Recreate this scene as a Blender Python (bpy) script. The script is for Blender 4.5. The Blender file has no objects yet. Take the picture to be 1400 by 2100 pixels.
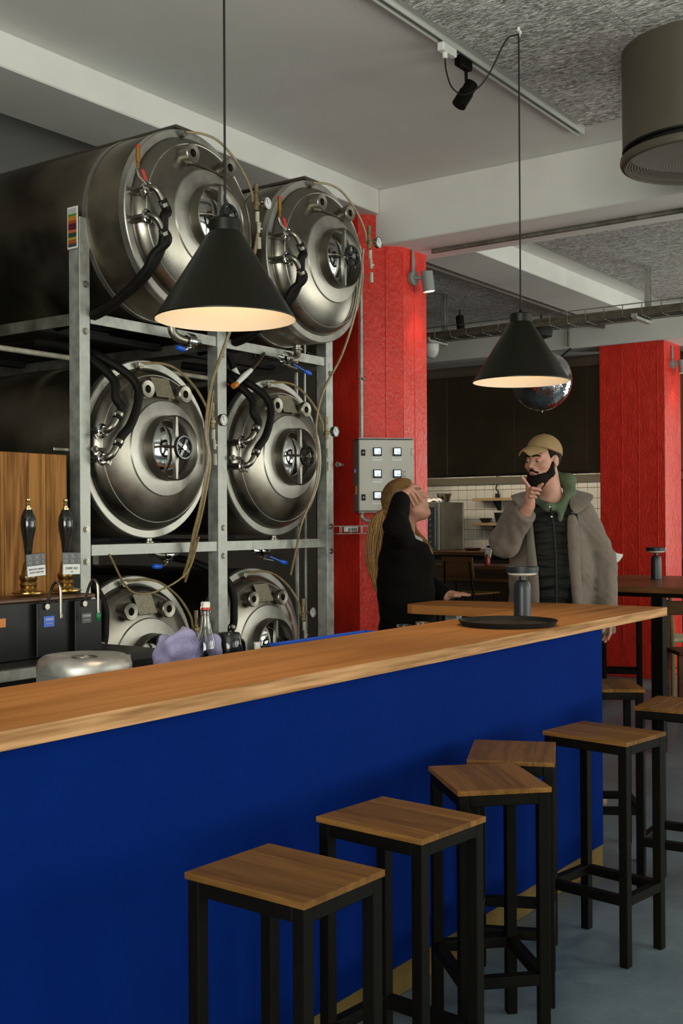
import bpy, bmesh, math, random
import numpy as np
from mathutils import Vector, Matrix, Euler
random.seed(7)
PI = math.pi
sc = bpy.context.scene
COL = sc.collection

# ------------------------------------------------------------------ camera, world, light, exposure
# world axes: X runs along the bar front (away to the right), Y runs from the windows to the tanks, Z up; metres
cam_d = bpy.data.cameras.new('camera'); cam = bpy.data.objects.new('camera', cam_d); COL.objects.link(cam)
yaw, pitch, roll = math.radians(35.461), math.radians(.4349), math.radians(-.3198)
F_ = Vector((math.cos(yaw)*math.cos(pitch), math.sin(yaw)*math.cos(pitch), math.sin(pitch)))
R0_ = Vector((math.sin(yaw), -math.cos(yaw), 0)); U0_ = R0_.cross(F_)
R_ = math.cos(roll)*R0_ + math.sin(roll)*U0_; U_ = -math.sin(roll)*R0_ + math.cos(roll)*U0_
cam.matrix_world = Matrix(((R_.x, U_.x, -F_.x, 0), (R_.y, U_.y, -F_.y, 0), (R_.z, U_.z, -F_.z, 1.47), (0, 0, 0, 1)))
cam_d.sensor_fit = 'VERTICAL'; cam_d.sensor_height = 36; cam_d.lens = 2333.9/2100*36
cam_d.clip_start = .05; cam_d.clip_end = 100
sc.camera = cam
sc.view_settings.view_transform = 'Standard'; sc.view_settings.look = 'None'
sc.view_settings.gamma = 1; sc.view_settings.use_curve_mapping = False
sc.view_settings.exposure = 0.0
w = bpy.data.worlds.new('sky'); sc.world = w; w.use_nodes = True
w.node_tree.nodes['Background'].inputs[0].default_value = (.95, .97, 1, 1)
w.node_tree.nodes['Background'].inputs[1].default_value = .25
sc.cycles.max_bounces = 8; sc.cycles.diffuse_bounces = 4; sc.cycles.glossy_bounces = 4
sc.cycles.sample_clamp_indirect = 6; sc.cycles.caustics_reflective = False; sc.cycles.caustics_refractive = False

def area_light(name, loc, aim, sx, sy, watts, colour):
    l = bpy.data.lights.new(name, 'AREA'); l.shape = 'RECTANGLE'; l.size = sx; l.size_y = sy
    l.energy = watts; l.color = colour
    o = bpy.data.objects.new(name, l); COL.objects.link(o); o.location = loc
    o.rotation_euler = (Vector(aim)-Vector(loc)).to_track_quat('-Z', 'Y').to_euler()
    return o
DAY = (.97, 1, .89)
# daylight in the street windows: the long window wall at Y=-3.4 and the two windows in the end wall at X=-3
WIN_LONG = [2.2, 4.8, 7.4, 10.0]          # window centres along X
WIN_END = [-2.3, -.1]                              # window centres along Y
for x, p in zip(WIN_LONG, (26, 84, 122, 122)):
    area_light('daylight_window', (x, -3.43, 1.75), (x, 0, 2.75), 2.0, 2.3, p, DAY)
for y in WIN_END:
    area_light('daylight_window', (-2.98, y, 1.85), (0, y+.2, 2.6), 1.9, 2.1, 185, DAY)
WIN_FAR = 1.4
area_light('daylight_window', (12.18, WIN_FAR, 1.75), (8, WIN_FAR, 2.0), 2.4, 2.0, 70, DAY)

# ------------------------------------------------------------------ helpers: tags, materials, mesh builder
def tag(o, label=None, cat=None, group=None, kind=None):
    if label: o['label'] = label
    if cat: o['category'] = cat
    if group: o['group'] = group
    if kind: o['kind'] = kind
    return o
def empty(name, loc=(0, 0, 0), rz=0, label=None, cat=None, group=None):
    o = bpy.data.objects.new(name, None); COL.objects.link(o); o.location = loc; o.rotation_euler = (0, 0, rz)
    o.empty_display_size = .1
    return tag(o, label, cat, group)
def copy_tree(o, parent=None):
    c = o.copy(); COL.objects.link(c)
    if parent: c.parent = parent
    for ch in list(o.children): copy_tree(ch, c)
    return c

MATS = {}
def nd(nt, t, **k):
    n = nt.nodes.new(t)
    for a, v in k.items():
        if a in n.inputs.keys(): n.inputs[a].default_value = v
        else: setattr(n, a, v)
    return n
def mat(name, col, rough=.5, metal=0, var=0, vs=6, bump=0, bs=80, rvar=0, stretch=(1, 1, 1), emit=0, ecol=None, trans=0, coat=0, spec=.5, sheen=0, col2=None):
    if name in MATS: return MATS[name]
    m = bpy.data.materials.new(name); m.use_nodes = True; nt = m.node_tree; b = nt.nodes['Principled BSDF']
    MATS[name] = m
    c = (*col, 1) if len(col) == 3 else col
    b.inputs['Base Color'].default_value = c; b.inputs['Roughness'].default_value = rough
    b.inputs['Metallic'].default_value = metal; b.inputs['Transmission Weight'].default_value = trans
    b.inputs['Coat Weight'].default_value = coat; b.inputs['Specular IOR Level'].default_value = spec
    b.inputs['Sheen Weight'].default_value = sheen
    if emit:
        b.inputs['Emission Color'].default_value = (*(ecol or col), 1); b.inputs['Emission Strength'].default_value = emit
    if var or bump or rvar:
        tc = nd(nt, 'ShaderNodeTexCoord'); mp = nd(nt, 'ShaderNodeMapping'); mp.inputs['Scale'].default_value = stretch
        nt.links.new(tc.outputs['Object'], mp.inputs['Vector'])
        n1 = nd(nt, 'ShaderNodeTexNoise', Scale=vs, Detail=5.0, Roughness=.6); nt.links.new(mp.outputs[0], n1.inputs['Vector'])
        if var:
            mx = nd(nt, 'ShaderNodeMix', data_type='RGBA')
            d = col2 or tuple(max(0, x*(1-var)) for x in col)
            mx.inputs[6].default_value = (*d, 1); mx.inputs[7].default_value = (*[min(1, x*(1+(0 if col2 else var*.6))) for x in col], 1)
            rp = nd(nt, 'ShaderNodeMapRange'); rp.inputs[1].default_value = .3; rp.inputs[2].default_value = .7
            nt.links.new(n1.outputs['Fac'], rp.inputs[0]); nt.links.new(rp.outputs[0], mx.inputs[0])
            nt.links.new(mx.outputs[2], b.inputs['Base Color'])
        if rvar:
            rr = nd(nt, 'ShaderNodeMapRange'); rr.inputs[1].default_value = .3; rr.inputs[2].default_value = .7
            rr.inputs[3].default_value = max(.02, rough-rvar); rr.inputs[4].default_value = min(1, rough+rvar)
            nt.links.new(n1.outputs['Fac'], rr.inputs[0]); nt.links.new(rr.outputs[0], b.inputs['Roughness'])
        if bump:
            n2 = nd(nt, 'ShaderNodeTexNoise', Scale=bs, Detail=3.0); nt.links.new(mp.outputs[0], n2.inputs['Vector'])
            bp = nd(nt, 'ShaderNodeBump', Strength=bump, Distance=.01); nt.links.new(n2.outputs['Fac'], bp.inputs['Height'])
            nt.links.new(bp.outputs[0], b.inputs['Normal'])
    return m
def wood(name, light, dark, axis=0, scale=9., rough=.45, contrast=1., stretch=.06, tone=.25, coat=.0, knots=0, spec=.06, kst=.45, kr_=(.05, .22)):
    """long grain along one axis: stretched noise, wavy growth lines and a tone that differs from piece to piece"""
    if name in MATS: return MATS[name]
    m = bpy.data.materials.new(name); m.use_nodes = True; nt = m.node_tree; b = nt.nodes['Principled BSDF']; MATS[name] = m
    L = nt.links.new
    tc = nd(nt, 'ShaderNodeTexCoord'); oi = nd(nt, 'ShaderNodeObjectInfo')
    mp = nd(nt, 'ShaderNodeMapping'); s = [1., 1., 1.]; s[axis] = stretch; mp.inputs['Scale'].default_value = s
    add = nd(nt, 'ShaderNodeVectorMath', operation='ADD'); mul = nd(nt, 'ShaderNodeVectorMath', operation='SCALE')
    mul.inputs[0].default_value = (13.1, 7.7, 5.3); L(oi.outputs['Random'], mul.inputs['Scale'])
    L(tc.outputs['Object'], add.inputs[0]); L(mul.outputs[0], add.inputs[1]); L(add.outputs[0], mp.inputs['Vector'])
    n1 = nd(nt, 'ShaderNodeTexNoise', Scale=scale, Detail=4.0, Distortion=.6); L(mp.outputs[0], n1.inputs['Vector'])
    wv = nd(nt, 'ShaderNodeMath', operation='MULTIPLY'); wv.inputs[1].default_value = 34; L(n1.outputs['Fac'], wv.inputs[0])
    sn = nd(nt, 'ShaderNodeMath', operation='SINE'); L(wv.outputs[0], sn.inputs[0])
    n2 = nd(nt, 'ShaderNodeTexNoise', Scale=scale*11, Detail=3.0); L(mp.outputs[0], n2.inputs['Vector'])
    a1 = nd(nt, 'ShaderNodeMath', operation='MULTIPLY_ADD'); a1.inputs[1].default_value = .16*contrast; a1.inputs[2].default_value = .0; L(sn.outputs[0], a1.inputs[0])
    a2 = nd(nt, 'ShaderNodeMath', operation='MULTIPLY_ADD'); a2.inputs[1].default_value = .9*contrast; L(n2.outputs['Fac'], a2.inputs[0]); L(a1.outputs[0], a2.inputs[2])
    n3 = nd(nt, 'ShaderNodeTexNoise', Scale=scale*.45, Detail=3.0); L(mp.outputs[0], n3.inputs['Vector'])
    a3 = nd(nt, 'ShaderNodeMath', operation='MULTIPLY_ADD'); a3.inputs[1].default_value = .9; L(n3.outputs['Fac'], a3.inputs[0]); L(a2.outputs[0], a3.inputs[2])
    mr = nd(nt, 'ShaderNodeMapRange'); mr.inputs[1].default_value = .45+.45*contrast-.42; mr.inputs[2].default_value = .45+.45*contrast+.36; L(a3.outputs[0], mr.inputs[0])
    mx = nd(nt, 'ShaderNodeMix', data_type='RGBA'); mx.inputs[6].default_value = (*dark, 1); mx.inputs[7].default_value = (*light, 1); L(mr.outputs[0], mx.inputs[0])
    last = mx.outputs[2]
    if knots:
        mk = nd(nt, 'ShaderNodeMapping'); sk = [1., 1., 1.]; sk[axis] = kst; mk.inputs['Scale'].default_value = sk; L(add.outputs[0], mk.inputs['Vector'])
        vo = nd(nt, 'ShaderNodeTexVoronoi', Scale=knots); L(mk.outputs[0], vo.inputs['Vector'])
        kr = nd(nt, 'ShaderNodeMapRange'); kr.inputs[1].default_value = kr_[0]; kr.inputs[2].default_value = kr_[1]; L(vo.outputs['Distance'], kr.inputs[0])
        mk2 = nd(nt, 'ShaderNodeMix', data_type='RGBA'); mk2.inputs[6].default_value = (*[x*.35 for x in dark], 1); L(kr.outputs[0], mk2.inputs[0]); L(last, mk2.inputs[7])
        last = mk2.outputs[2]
    hv = nd(nt, 'ShaderNodeHueSaturation'); L(last, hv.inputs['Color'])
    tr = nd(nt, 'ShaderNodeMapRange'); tr.inputs[3].default_value = 1-tone; tr.inputs[4].default_value = 1+tone*.6; L(oi.outputs['Random'], tr.inputs[0]); L(tr.outputs[0], hv.inputs['Value'])
    L(hv.outputs[0], b.inputs['Base Color'])
    b.inputs['Specular IOR Level'].default_value = spec; b.inputs['Roughness'].default_value = rough; b.inputs['Coat Weight'].default_value = coat; b.inputs['Coat Roughness'].default_value = .25
    bp = nd(nt, 'ShaderNodeBump', Strength=.12, Distance=.004); L(a2.outputs[0], bp.inputs['Height']); L(bp.outputs[0], b.inputs['Normal'])
    return m

class MB:
    """collects shapes and links them as ONE mesh object"""
    def __init__(s): s.v = []; s.f = []; s.m = []; s.cur = 0
    def add(s, vs, fs):
        k = len(s.v); s.v += [tuple(x) for x in vs]; s.f += [tuple(i+k for i in f) for f in fs]; s.m += [s.cur]*len(fs); return s
    def box(s, c, d, rot=None, b=0):
        x, y, z = d[0]/2, d[1]/2, d[2]/2
        if b:
            b = min(b, x*.9, y*.9, z*.9)
            vs = []; 
            for sx in (-1, 1):
                for sy in (-1, 1):
                    for sz in (-1, 1):
                        vs += [(sx*(x-b), sy*(y-b), sz*z), (sx*(x-b), sy*y, sz*(z-b)), (sx*x, sy*(y-b), sz*(z-b))]
            I = lambda a, bb, cc: (a*4+bb*2+cc)*3
            fs = []
            for sz in (0, 1):
                q = [I(0, 0, sz), I(1, 0, sz), I(1, 1, sz), I(0, 1, sz)]; fs.append(q if sz else q[::-1])
            for sy in (0, 1):
                q = [I(0, sy, 0)+1, I(1, sy, 0)+1, I(1, sy, 1)+1, I(0, sy, 1)+1]; fs.append(q[::-1] if sy else q)
            for sx in (0, 1):
                q = [I(sx, 0, 0)+2, I(sx, 1, 0)+2, I(sx, 1, 1)+2, I(sx, 0, 1)+2]; fs.append(q if sx else q[::-1])
            for sx in (0, 1):
                for sy in (0, 1):
                    q = [I(sx, sy, 0)+1, I(sx, sy, 0)+2, I(sx, sy, 1)+2, I(sx, sy, 1)+1]; fs.append(q if sx == sy and not (sx == 0) or (sx == 0 and sy == 0) and False else q)
            for sx in (0, 1):
                for sz in (0, 1): fs.append([I(sx, 0, sz), I(sx, 1, sz), I(sx, 1, sz)+2, I(sx, 0, sz)+2])
            for sy in (0, 1):
                for sz in (0, 1): fs.append([I(0, sy, sz), I(1, sy, sz), I(1, sy, sz)+1, I(0, sy, sz)+1])
            for a in (0, 1):
                for bb in (0, 1):
                    for cc in (0, 1): fs.append([I(a, bb, cc), I(a, bb, cc)+1, I(a, bb, cc)+2])
        else:
            vs = [(i*x, j*y, k*z) for i in (-1, 1) for j in (-1, 1) for k in (-1, 1)]
            fs = [(0, 1, 3, 2), (4, 6, 7, 5), (0, 4, 5, 1), (2, 3, 7, 6), (0, 2, 6, 4), (1, 5, 7, 3)]
        if rot is not None:
            R = rot if isinstance(rot, Matrix) else Euler(rot).to_matrix()
            vs = [R @ Vector(q) for q in vs]
        return s.add([(q[0]+c[0], q[1]+c[1], q[2]+c[2]) for q in vs], fs)
    def tube(s, pts, r, seg=8, cap=True, closed=False):
        P = [Vector(p) for p in pts]; n = len(P); rr = r if hasattr(r, '__len__') else [r]*n
        T = []
        for i in range(n):
            a = P[(i-1) % n] if closed or i > 0 else P[i]; b = P[(i+1) % n] if closed or i < n-1 else P[i]
            T.append((b-a).normalized())
        up = Vector((0, 0, 1)) if abs(T[0].z) < .9 else Vector((1, 0, 0))
        N = (up - T[0]*up.dot(T[0])).normalized(); vs = []; fs = []
        for i in range(n):
            N = (N - T[i]*N.dot(T[i])).normalized(); B = T[i].cross(N)
            for k in range(seg):
                a = 2*PI*k/seg; vs.append(P[i] + N*(math.cos(a)*rr[i]) + B*(math.sin(a)*rr[i]))
        for i in range(n if closed else n-1):
            j = (i+1) % n
            for k in range(seg): fs.append((i*seg+k, i*seg+(k+1) % seg, j*seg+(k+1) % seg, j*seg+k))
        if cap and not closed: fs += [tuple(range(seg))[::-1], tuple((n-1)*seg+k for k in range(seg))]
        return s.add(vs, fs)
    def cyl(s, a, b, r, r2=None, seg=16, cap=True): return s.tube([a, b], [r, r if r2 is None else r2], seg, cap)
    def lathe(s, prof, c=(0, 0, 0), ax='Z', seg=32, R=None, arc=None):
        """prof: (radius, height) pairs along the axis"""
        n = len(prof); vs = []; fs = []
        M = R if R is not None else {'Z': Matrix.Identity(3), 'Y': Matrix(((1, 0, 0), (0, 0, 1), (0, 1, 0))), '-Y': Matrix(((1, 0, 0), (0, 0, -1), (0, 1, 0))), 'X': Matrix(((0, 0, 1), (0, 1, 0), (-1, 0, 0)))}[ax]
        for k in range(seg):
            a = 2*PI*k/seg
            for (r, h) in prof: vs.append(M @ Vector((r*math.cos(a), r*math.sin(a), h)) + Vector(c))
        for k in range(seg):
            j = (k+1) % seg
            for i in range(n-1):
                if prof[i][0] < 1e-7 and prof[i+1][0] < 1e-7: continue
                fs.append((k*n+i, j*n+i, j*n+i+1, k*n+i+1))
        return s.add(vs, fs)
    def torus(s, c, R, r, ax='Z', seg=28, sub=8, M=None):
        pts = [(R*math.cos(2*PI*k/seg), R*math.sin(2*PI*k/seg), 0) for k in range(seg)]
        M = M if M is not None else {'Z': Matrix.Identity(3), 'Y': Euler((PI/2, 0, 0)).to_matrix(), 'X': Euler((0, PI/2, 0)).to_matrix()}[ax]
        return s.tube([M @ Vector(p) + Vector(c) for p in pts], r, sub, closed=True)
    def ball(s, c, r, seg=16, rings=10, R=None):
        rx, ry, rz = r if hasattr(r, '__len__') else (r, r, r); vs = []; fs = []
        for i in range(rings+1):
            t = PI*i/rings
            for k in range(seg):
                a = 2*PI*k/seg; q = Vector((rx*math.sin(t)*math.cos(a), ry*math.sin(t)*math.sin(a), rz*math.cos(t)))
                vs.append((R @ q if R is not None else q) + Vector(c))
        for i in range(rings):
            for k in range(seg): fs.append((i*seg+k, (i+1)*seg+k, (i+1)*seg+(k+1) % seg, i*seg+(k+1) % seg))
        return s.add(vs, fs)
    def prism(s, poly, z0, z1):
        n = len(poly)
        return s.add([(x, y, z0) for x, y in poly]+[(x, y, z1) for x, y in poly],
                     [tuple(range(n))[::-1], tuple(range(n, 2*n))]+[(i, (i+1) % n, n+(i+1) % n, n+i) for i in range(n)])
    def build(s, name, m, parent=None, smooth=35, loc=None, weld=True):
        me = bpy.data.meshes.new(name); me.from_pydata(s.v, [], s.f)
        ms = m if isinstance(m, (list, tuple)) else [m]
        for q in ms: me.materials.append(q)
        if len(ms) > 1: me.polygons.foreach_set('material_index', s.m)
        bm = bmesh.new(); bm.from_mesh(me)
        if weld: bmesh.ops.remove_doubles(bm, verts=bm.verts, dist=1e-6)
        bmesh.ops.recalc_face_normals(bm, faces=bm.faces); bm.to_mesh(me); bm.free()
        if smooth:
            me.polygons.foreach_set('use_smooth', [True]*len(me.polygons)); me.set_sharp_from_angle(angle=math.radians(smooth))
        o = bpy.data.objects.new(name, me); COL.objects.link(o)
        if parent: o.parent = parent
        if loc: o.location = loc
        return o
def same(o, name, parent=None, loc=None, rot=None):
    """another piece that shares the mesh of o"""
    c = bpy.data.objects.new(name, o.data); COL.objects.link(c)
    if parent: c.parent = parent
    if loc is not None: c.location = loc
    if rot is not None: c.rotation_euler = rot
    return c
def spline(pts, n=8):
    P = [Vector(p) for p in pts]; P = [P[0]*2-P[1]]+P+[P[-1]*2-P[-2]]; out = []
    for i in range(1, len(P)-2):
        for k in range(n):
            t = k/n; a, b, c, d = P[i-1:i+3]
            out.append(.5*((2*b)+(c-a)*t+(2*a-5*b+4*c-d)*t*t+(3*b-a-3*c+d)*t**3))
    return out+[P[-2]]
def text(body, size, m, parent, loc, rot, name='lettering', align='CENTER', depth=.0006):
    cu = bpy.data.curves.new(name, 'FONT'); cu.body = body; cu.size = size; cu.align_x = align; cu.align_y = 'CENTER'; cu.extrude = depth; cu.resolution_u = 2
    t = bpy.data.objects.new(name, cu); COL.objects.link(t)
    dg = bpy.context.evaluated_depsgraph_get(); me = bpy.data.meshes.new_from_object(t.evaluated_get(dg)); me.name = name
    COL.objects.unlink(t); bpy.data.objects.remove(t)
    me.materials.clear(); me.materials.append(m)
    o = bpy.data.objects.new(name, me); COL.objects.link(o); o.parent = parent; o.location = loc; o.rotation_euler = rot
    return o

# ------------------------------------------------------------------ materials
STEEL = mat('brushed_stainless', (.275, .255, .215), .33, 1, .18, 5, .04, 220, .09)
STEEL_D = mat('stainless_shell', (.22, .19, .145), .36, 1, .35, 2.5, .03, 160, .1)
STEEL_P = mat('polished_stainless', (.62, .62, .62), .07, 1, 0, 4, 0, 80, .03)
STEEL_R = mat('matt_flange_steel', (.40, .385, .345), .42, .85, .2, 9, .04, 140, .08)
GALV = mat('galvanised_steel', (.44, .445, .41), .5, .55, .3, 22, .05, 90, .1)
GALV_D = mat('dull_angle_steel', (.26, .25, .21), .5, .8, .4, 12, .04, 90, .08)
BRASS = mat('brass', (.40, .25, .08), .25, 1, .3, 20, 0, 80, .08)
RUBBER = mat('black_rubber', (.006, .0055, .0045), .55, 0, .3, 30, .05, 150, spec=.15)
BLACK = mat('black_powder_coat', (.0042, .0036, .0026), .5, 0, .2, 30, .03, 200, spec=.07)
BLACK_M = mat('matt_black_plastic', (.009, .0085, .0075), .6, spec=.25)
BLACK_G = mat('gloss_black', (.008, .009, .009), .15, coat=.4)
PLUM = mat('whitish_pipe_plastic', (.5, .46, .36), .45, 0, .3, 20)
BRASS_D = mat('dull_brass_fitting', (.26, .20, .11), .42, .8, .3, 30)
TAN = mat('clear_tan_tubing', (.33, .24, .11), .25, 0, .3, 30, trans=.25)
WHITE = mat('white_plastic', (.75, .74, .70), .4)
RED_P = mat('red_plastic', (.45, .03, .02), .4)
BLUE_P = mat('blue_plastic', (.01, .10, .62), .4)
GREEN_P = mat('green_plastic', (.01, .13, .05), .4)
ORANGE_P = mat('orange_plastic', (.55, .17, .02), .45)
PAINT_W = mat('white_ceiling_paint', (.72, .71, .68), .85, 0, .04, 3, .05, 120)
PAINT_B = mat('beam_white_paint', (.69, .675, .635), .8, 0, .05, 4, .06, 90)
PAINT_RED = mat('red_column_paint', (.66, .028, .014), .36, 0, .16, 14, .5, 55, .08, stretch=(1, 1, .6), coat=.12)
WALL_DK = mat('dark_wall_paint', (.035, .028, .02), .8, 0, .3, 2)
WALL_BR = mat('brown_wall_paint', (.20, .15, .11), .8, 0, .2, 2)
WALL_GR = mat('plain_grey_wall', (.30, .31, .31), .85, 0, .1, 2)
GLASSM = mat('clear_glass', (.96, .98, .97), .02, trans=1.0)

def acoustic_mat():
    m = bpy.data.materials.new('wood_wool_panel'); m.use_nodes = True; nt = m.node_tree; b = nt.nodes['Principled BSDF']; L = nt.links.new
    tc = nd(nt, 'ShaderNodeTexCoord'); oi = nd(nt, 'ShaderNodeObjectInfo')
    add = nd(nt, 'ShaderNodeVectorMath', operation='ADD'); mul = nd(nt, 'ShaderNodeVectorMath', operation='SCALE'); mul.inputs[0].default_value = (31, 17, 9)
    L(oi.outputs['Random'], mul.inputs['Scale']); L(tc.outputs['Object'], add.inputs[0]); L(mul.outputs[0], add.inputs[1])
    fs = []
    for ang, sx in ((.5, 1), (-.8, 1), (1.7, 1)):
        mp = nd(nt, 'ShaderNodeMapping'); mp.inputs['Rotation'].default_value = (0, 0, ang); mp.inputs['Scale'].default_value = (1, .20, 1); L(add.outputs[0], mp.inputs['Vector'])
        n = nd(nt, 'ShaderNodeTexNoise', Scale=48., Detail=3.0, Distortion=3.2); L(mp.outputs[0], n.inputs['Vector']); fs.append(n)
    mx1 = nd(nt, 'ShaderNodeMath', operation='MAXIMUM'); L(fs[0].outputs['Fac'], mx1.inputs[0]); L(fs[1].outputs['Fac'], mx1.inputs[1])
    mx2 = nd(nt, 'ShaderNodeMath', operation='MAXIMUM'); L(mx1.outputs[0], mx2.inputs[0]); L(fs[2].outputs['Fac'], mx2.inputs[1])
    mr = nd(nt, 'ShaderNodeMapRange'); mr.inputs[1].default_value = .50; mr.inputs[2].default_value = .66; L(mx2.outputs[0], mr.inputs[0])
    mx = nd(nt, 'ShaderNodeMix', data_type='RGBA'); mx.inputs[6].default_value = (.20, .20, .185, 1); mx.inputs[7].default_value = (1, .99, .95, 1); L(mr.outputs[0], mx.inputs[0])
    L(mx.outputs[2], b.inputs['Base Color']); b.inputs['Roughness'].default_value = .95
    bp = nd(nt, 'ShaderNodeBump', Strength=.6, Distance=.01); L(mr.outputs[0], bp.inputs['Height']); L(bp.outputs[0], b.inputs['Normal'])
    return m
ACOUSTIC = acoustic_mat()
def floor_mat():
    m = bpy.data.materials.new('painted_concrete_floor'); m.use_nodes = True; nt = m.node_tree; b = nt.nodes['Principled BSDF']; L = nt.links.new
    tc = nd(nt, 'ShaderNodeTexCoord')
    n1 = nd(nt, 'ShaderNodeTexNoise', Scale=1.7, Detail=6.0, Roughness=.65); L(tc.outputs['Object'], n1.inputs['Vector'])
    n2 = nd(nt, 'ShaderNodeTexNoise', Scale=38., Detail=4.0); L(tc.outputs['Object'], n2.inputs['Vector'])
    mx = nd(nt, 'ShaderNodeMix', data_type='RGBA'); mx.inputs[6].default_value = (.072, .10, .122, 1); mx.inputs[7].default_value = (.14, .185, .215, 1)
    r1 = nd(nt, 'ShaderNodeMapRange'); r1.inputs[1].default_value = .3; r1.inputs[2].default_value = .7; L(n1.outputs['Fac'], r1.inputs[0]); L(r1.outputs[0], mx.inputs[0])
    st = nd(nt, 'ShaderNodeMix', data_type='RGBA'); st.inputs[7].default_value = (.10, .085, .075, 1); L(mx.outputs[2], st.inputs[6])
    r2 = nd(nt, 'ShaderNodeMapRange'); r2.inputs[1].default_value = .60; r2.inputs[2].default_value = .75; L(n2.outputs['Fac'], r2.inputs[0])
    sm = nd(nt, 'ShaderNodeMath', operation='MULTIPLY'); sm.inputs[1].default_value = .5; L(r2.outputs[0], sm.inputs[0]); L(sm.outputs[0], st.inputs[0])
    L(st.outputs[2], b.inputs['Base Color'])
    rr = nd(nt, 'ShaderNodeMapRange'); rr.inputs[1].default_value = .3; rr.inputs[2].default_value = .7; rr.inputs[3].default_value = .28; rr.inputs[4].default_value = .45; L(n1.outputs['Fac'], rr.inputs[0]); L(rr.outputs[0], b.inputs['Roughness'])
    bp = nd(nt, 'ShaderNodeBump', Strength=.12, Distance=.01); L(n2.outputs['Fac'], bp.inputs['Height']); L(bp.outputs[0], b.inputs['Normal'])
    return m

# ------------------------------------------------------------------ the setting
ZC = 3.434
X0, X1, Y0, Y1 = -3.1, 12.3, -3.5, 6.9
def struct(name, mb, m, parent=None, smooth=0):
    return tag(mb.build(name, m, parent, smooth), kind='structure' if parent is None else None)
struct('floor', MB().box(((X0+X1)/2, (Y0+Y1)/2, -.05), (X1-X0+.4, Y1-Y0+.4, .1)), floor_mat())
ceiling = struct('ceiling', MB().box(((X0+X1)/2, (Y0+Y1)/2, ZC+.06), (X1-X0+.4, Y1-Y0+.4, .12)), PAINT_W)
# wood-wool panels screwed to the ceiling, one object each
pm = MB().box((0, 0, 0), (1.1975, .5975, .02), b=.0015)
proto = None
def panels(xa, nx, ya, ny):
    global proto
    for i in range(nx):
        for j in range(ny):
            loc = (xa-(i+.5)*1.2, ya-(j+.5)*.6, ZC-.0102)
            if proto is None: proto = pm.build('acoustic_panel', ACOUSTIC, ceiling, 0, loc)
            else: same(proto, 'acoustic_panel', ceiling, loc)
panels(5.28, 4, 2.27, 7)
panels(9.95, 3, 3.51, 9)
panels(9.95, 3, 6.6, 4)
# window wall along the street side
wl = MB(); xs = [X0]
for x in WIN_LONG: xs += [x-1.02, x+1.02]
xs.append(X1)
for i in range(0, len(xs), 2): wl.box(((xs[i]+xs[i+1])/2, -3.5, ZC/2), (xs[i+1]-xs[i], .2, ZC))
for x in WIN_LONG:
    wl.box((x, -3.5, .28), (2.04, .2, .56)); wl.box((x, -3.5, (ZC+2.94)/2), (2.04, .2, ZC-2.94))
struct('wall_street', wl, WALL_GR)
FRAME_M = mat('window_frame_paint', (.22, .23, .22), .5)
for i, x in enumerate(WIN_LONG):
    f = MB()
    for dx in (-.99, -.33, .33, .99): f.box((x+dx, -3.41, 1.75), (.06, .03, 2.38))
    for z in (.59, 1.75, 2.91): f.box((x, -3.41, z), (2.04, .03, .06))
    struct('window_%d' % (i+1), f, FRAME_M)
we = MB()
ya, yb = WIN_END[0]-.97, WIN_END[1]+.97
we.box((-3.1, (Y0+ya)/2, ZC/2), (.2, ya-Y0, ZC)).box((-3.1, (yb+Y1)/2, ZC/2), (.2, Y1-yb, ZC))
we.box((-3.1, (ya+yb)/2, .39), (.2, yb-ya, .78)).box((-3.1, (ya+yb)/2, (ZC+2.92)/2), (.2, yb-ya, ZC-2.92)).box((-3.1, (WIN_END[0]+WIN_END[1])/2, 1.85), (.2, WIN_END[1]-WIN_END[0]-1.94, 2.2))
struct('wall_end', we, WALL_DK)
f = MB()
for wy in WIN_END:
    for dy in (-.94, 0, .94): f.box((-2.96, wy+dy, 1.85), (.03, .06, 2.18))
    for z in (.79, 1.5, 2.91): f.box((-2.96, wy, z), (.03, 1.92, .06))
struct('window_5', f, FRAME_M)
struct('wall_rear', MB().box(((X0+10.6)/2, Y1+.05, ZC/2), (10.6-X0, .1, ZC)), WALL_DK)
# kitchen wall with its tiles
kw = struct('wall_kitchen', MB().box((12.34, (Y0+8.4)/2, ZC/2), (.2, 8.4-Y0+.2, ZC)), mat('tile_grout', (.06, .052, .045), .9))
TILE = mat('cream_wall_tile', (.56, .53, .46), .25, 0, .06, 2, coat=.2)
tp = None
for i in range(21):
    for j in range(9):
        loc = (12.235, 7.49-i*.1205, .99+j*.1205+.06)
        if tp is None: tp = MB().box((0, 0, 0), (.012, .1165, .1165), b=.003).build('tile', TILE, kw, 0, loc)
        else: same(tp, 'tile', kw, loc)
struct('wall_kitchen_side', MB().box((11.4, 8.3, ZC/2), (1.9, .1, ZC)), WALL_BR)
wf = MB()
wf.box((12.2, (Y0+WIN_FAR-1.22)/2, ZC/2), (.06, WIN_FAR-1.22-Y0, ZC)).box((12.2, (WIN_FAR+1.22+3.75)/2, ZC/2), (.06, 3.75-WIN_FAR-1.22, ZC))
wf.box((12.2, WIN_FAR, .36), (.06, 2.44, .72)).box((12.2, WIN_FAR, (ZC+2.78)/2), (.06, 2.44, ZC-2.78)); struct('wall_far', wf, WALL_DK)
f = MB()
for dy in (-1.19, 0, 1.19): f.box((12.15, WIN_FAR+dy, 1.75), (.03, .06, 2.06))
for z in (.74, 2.1, 2.76): f.box((12.15, WIN_FAR, z), (.03, 2.42, .06))
struct('window_6', f, FRAME_M)

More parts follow.
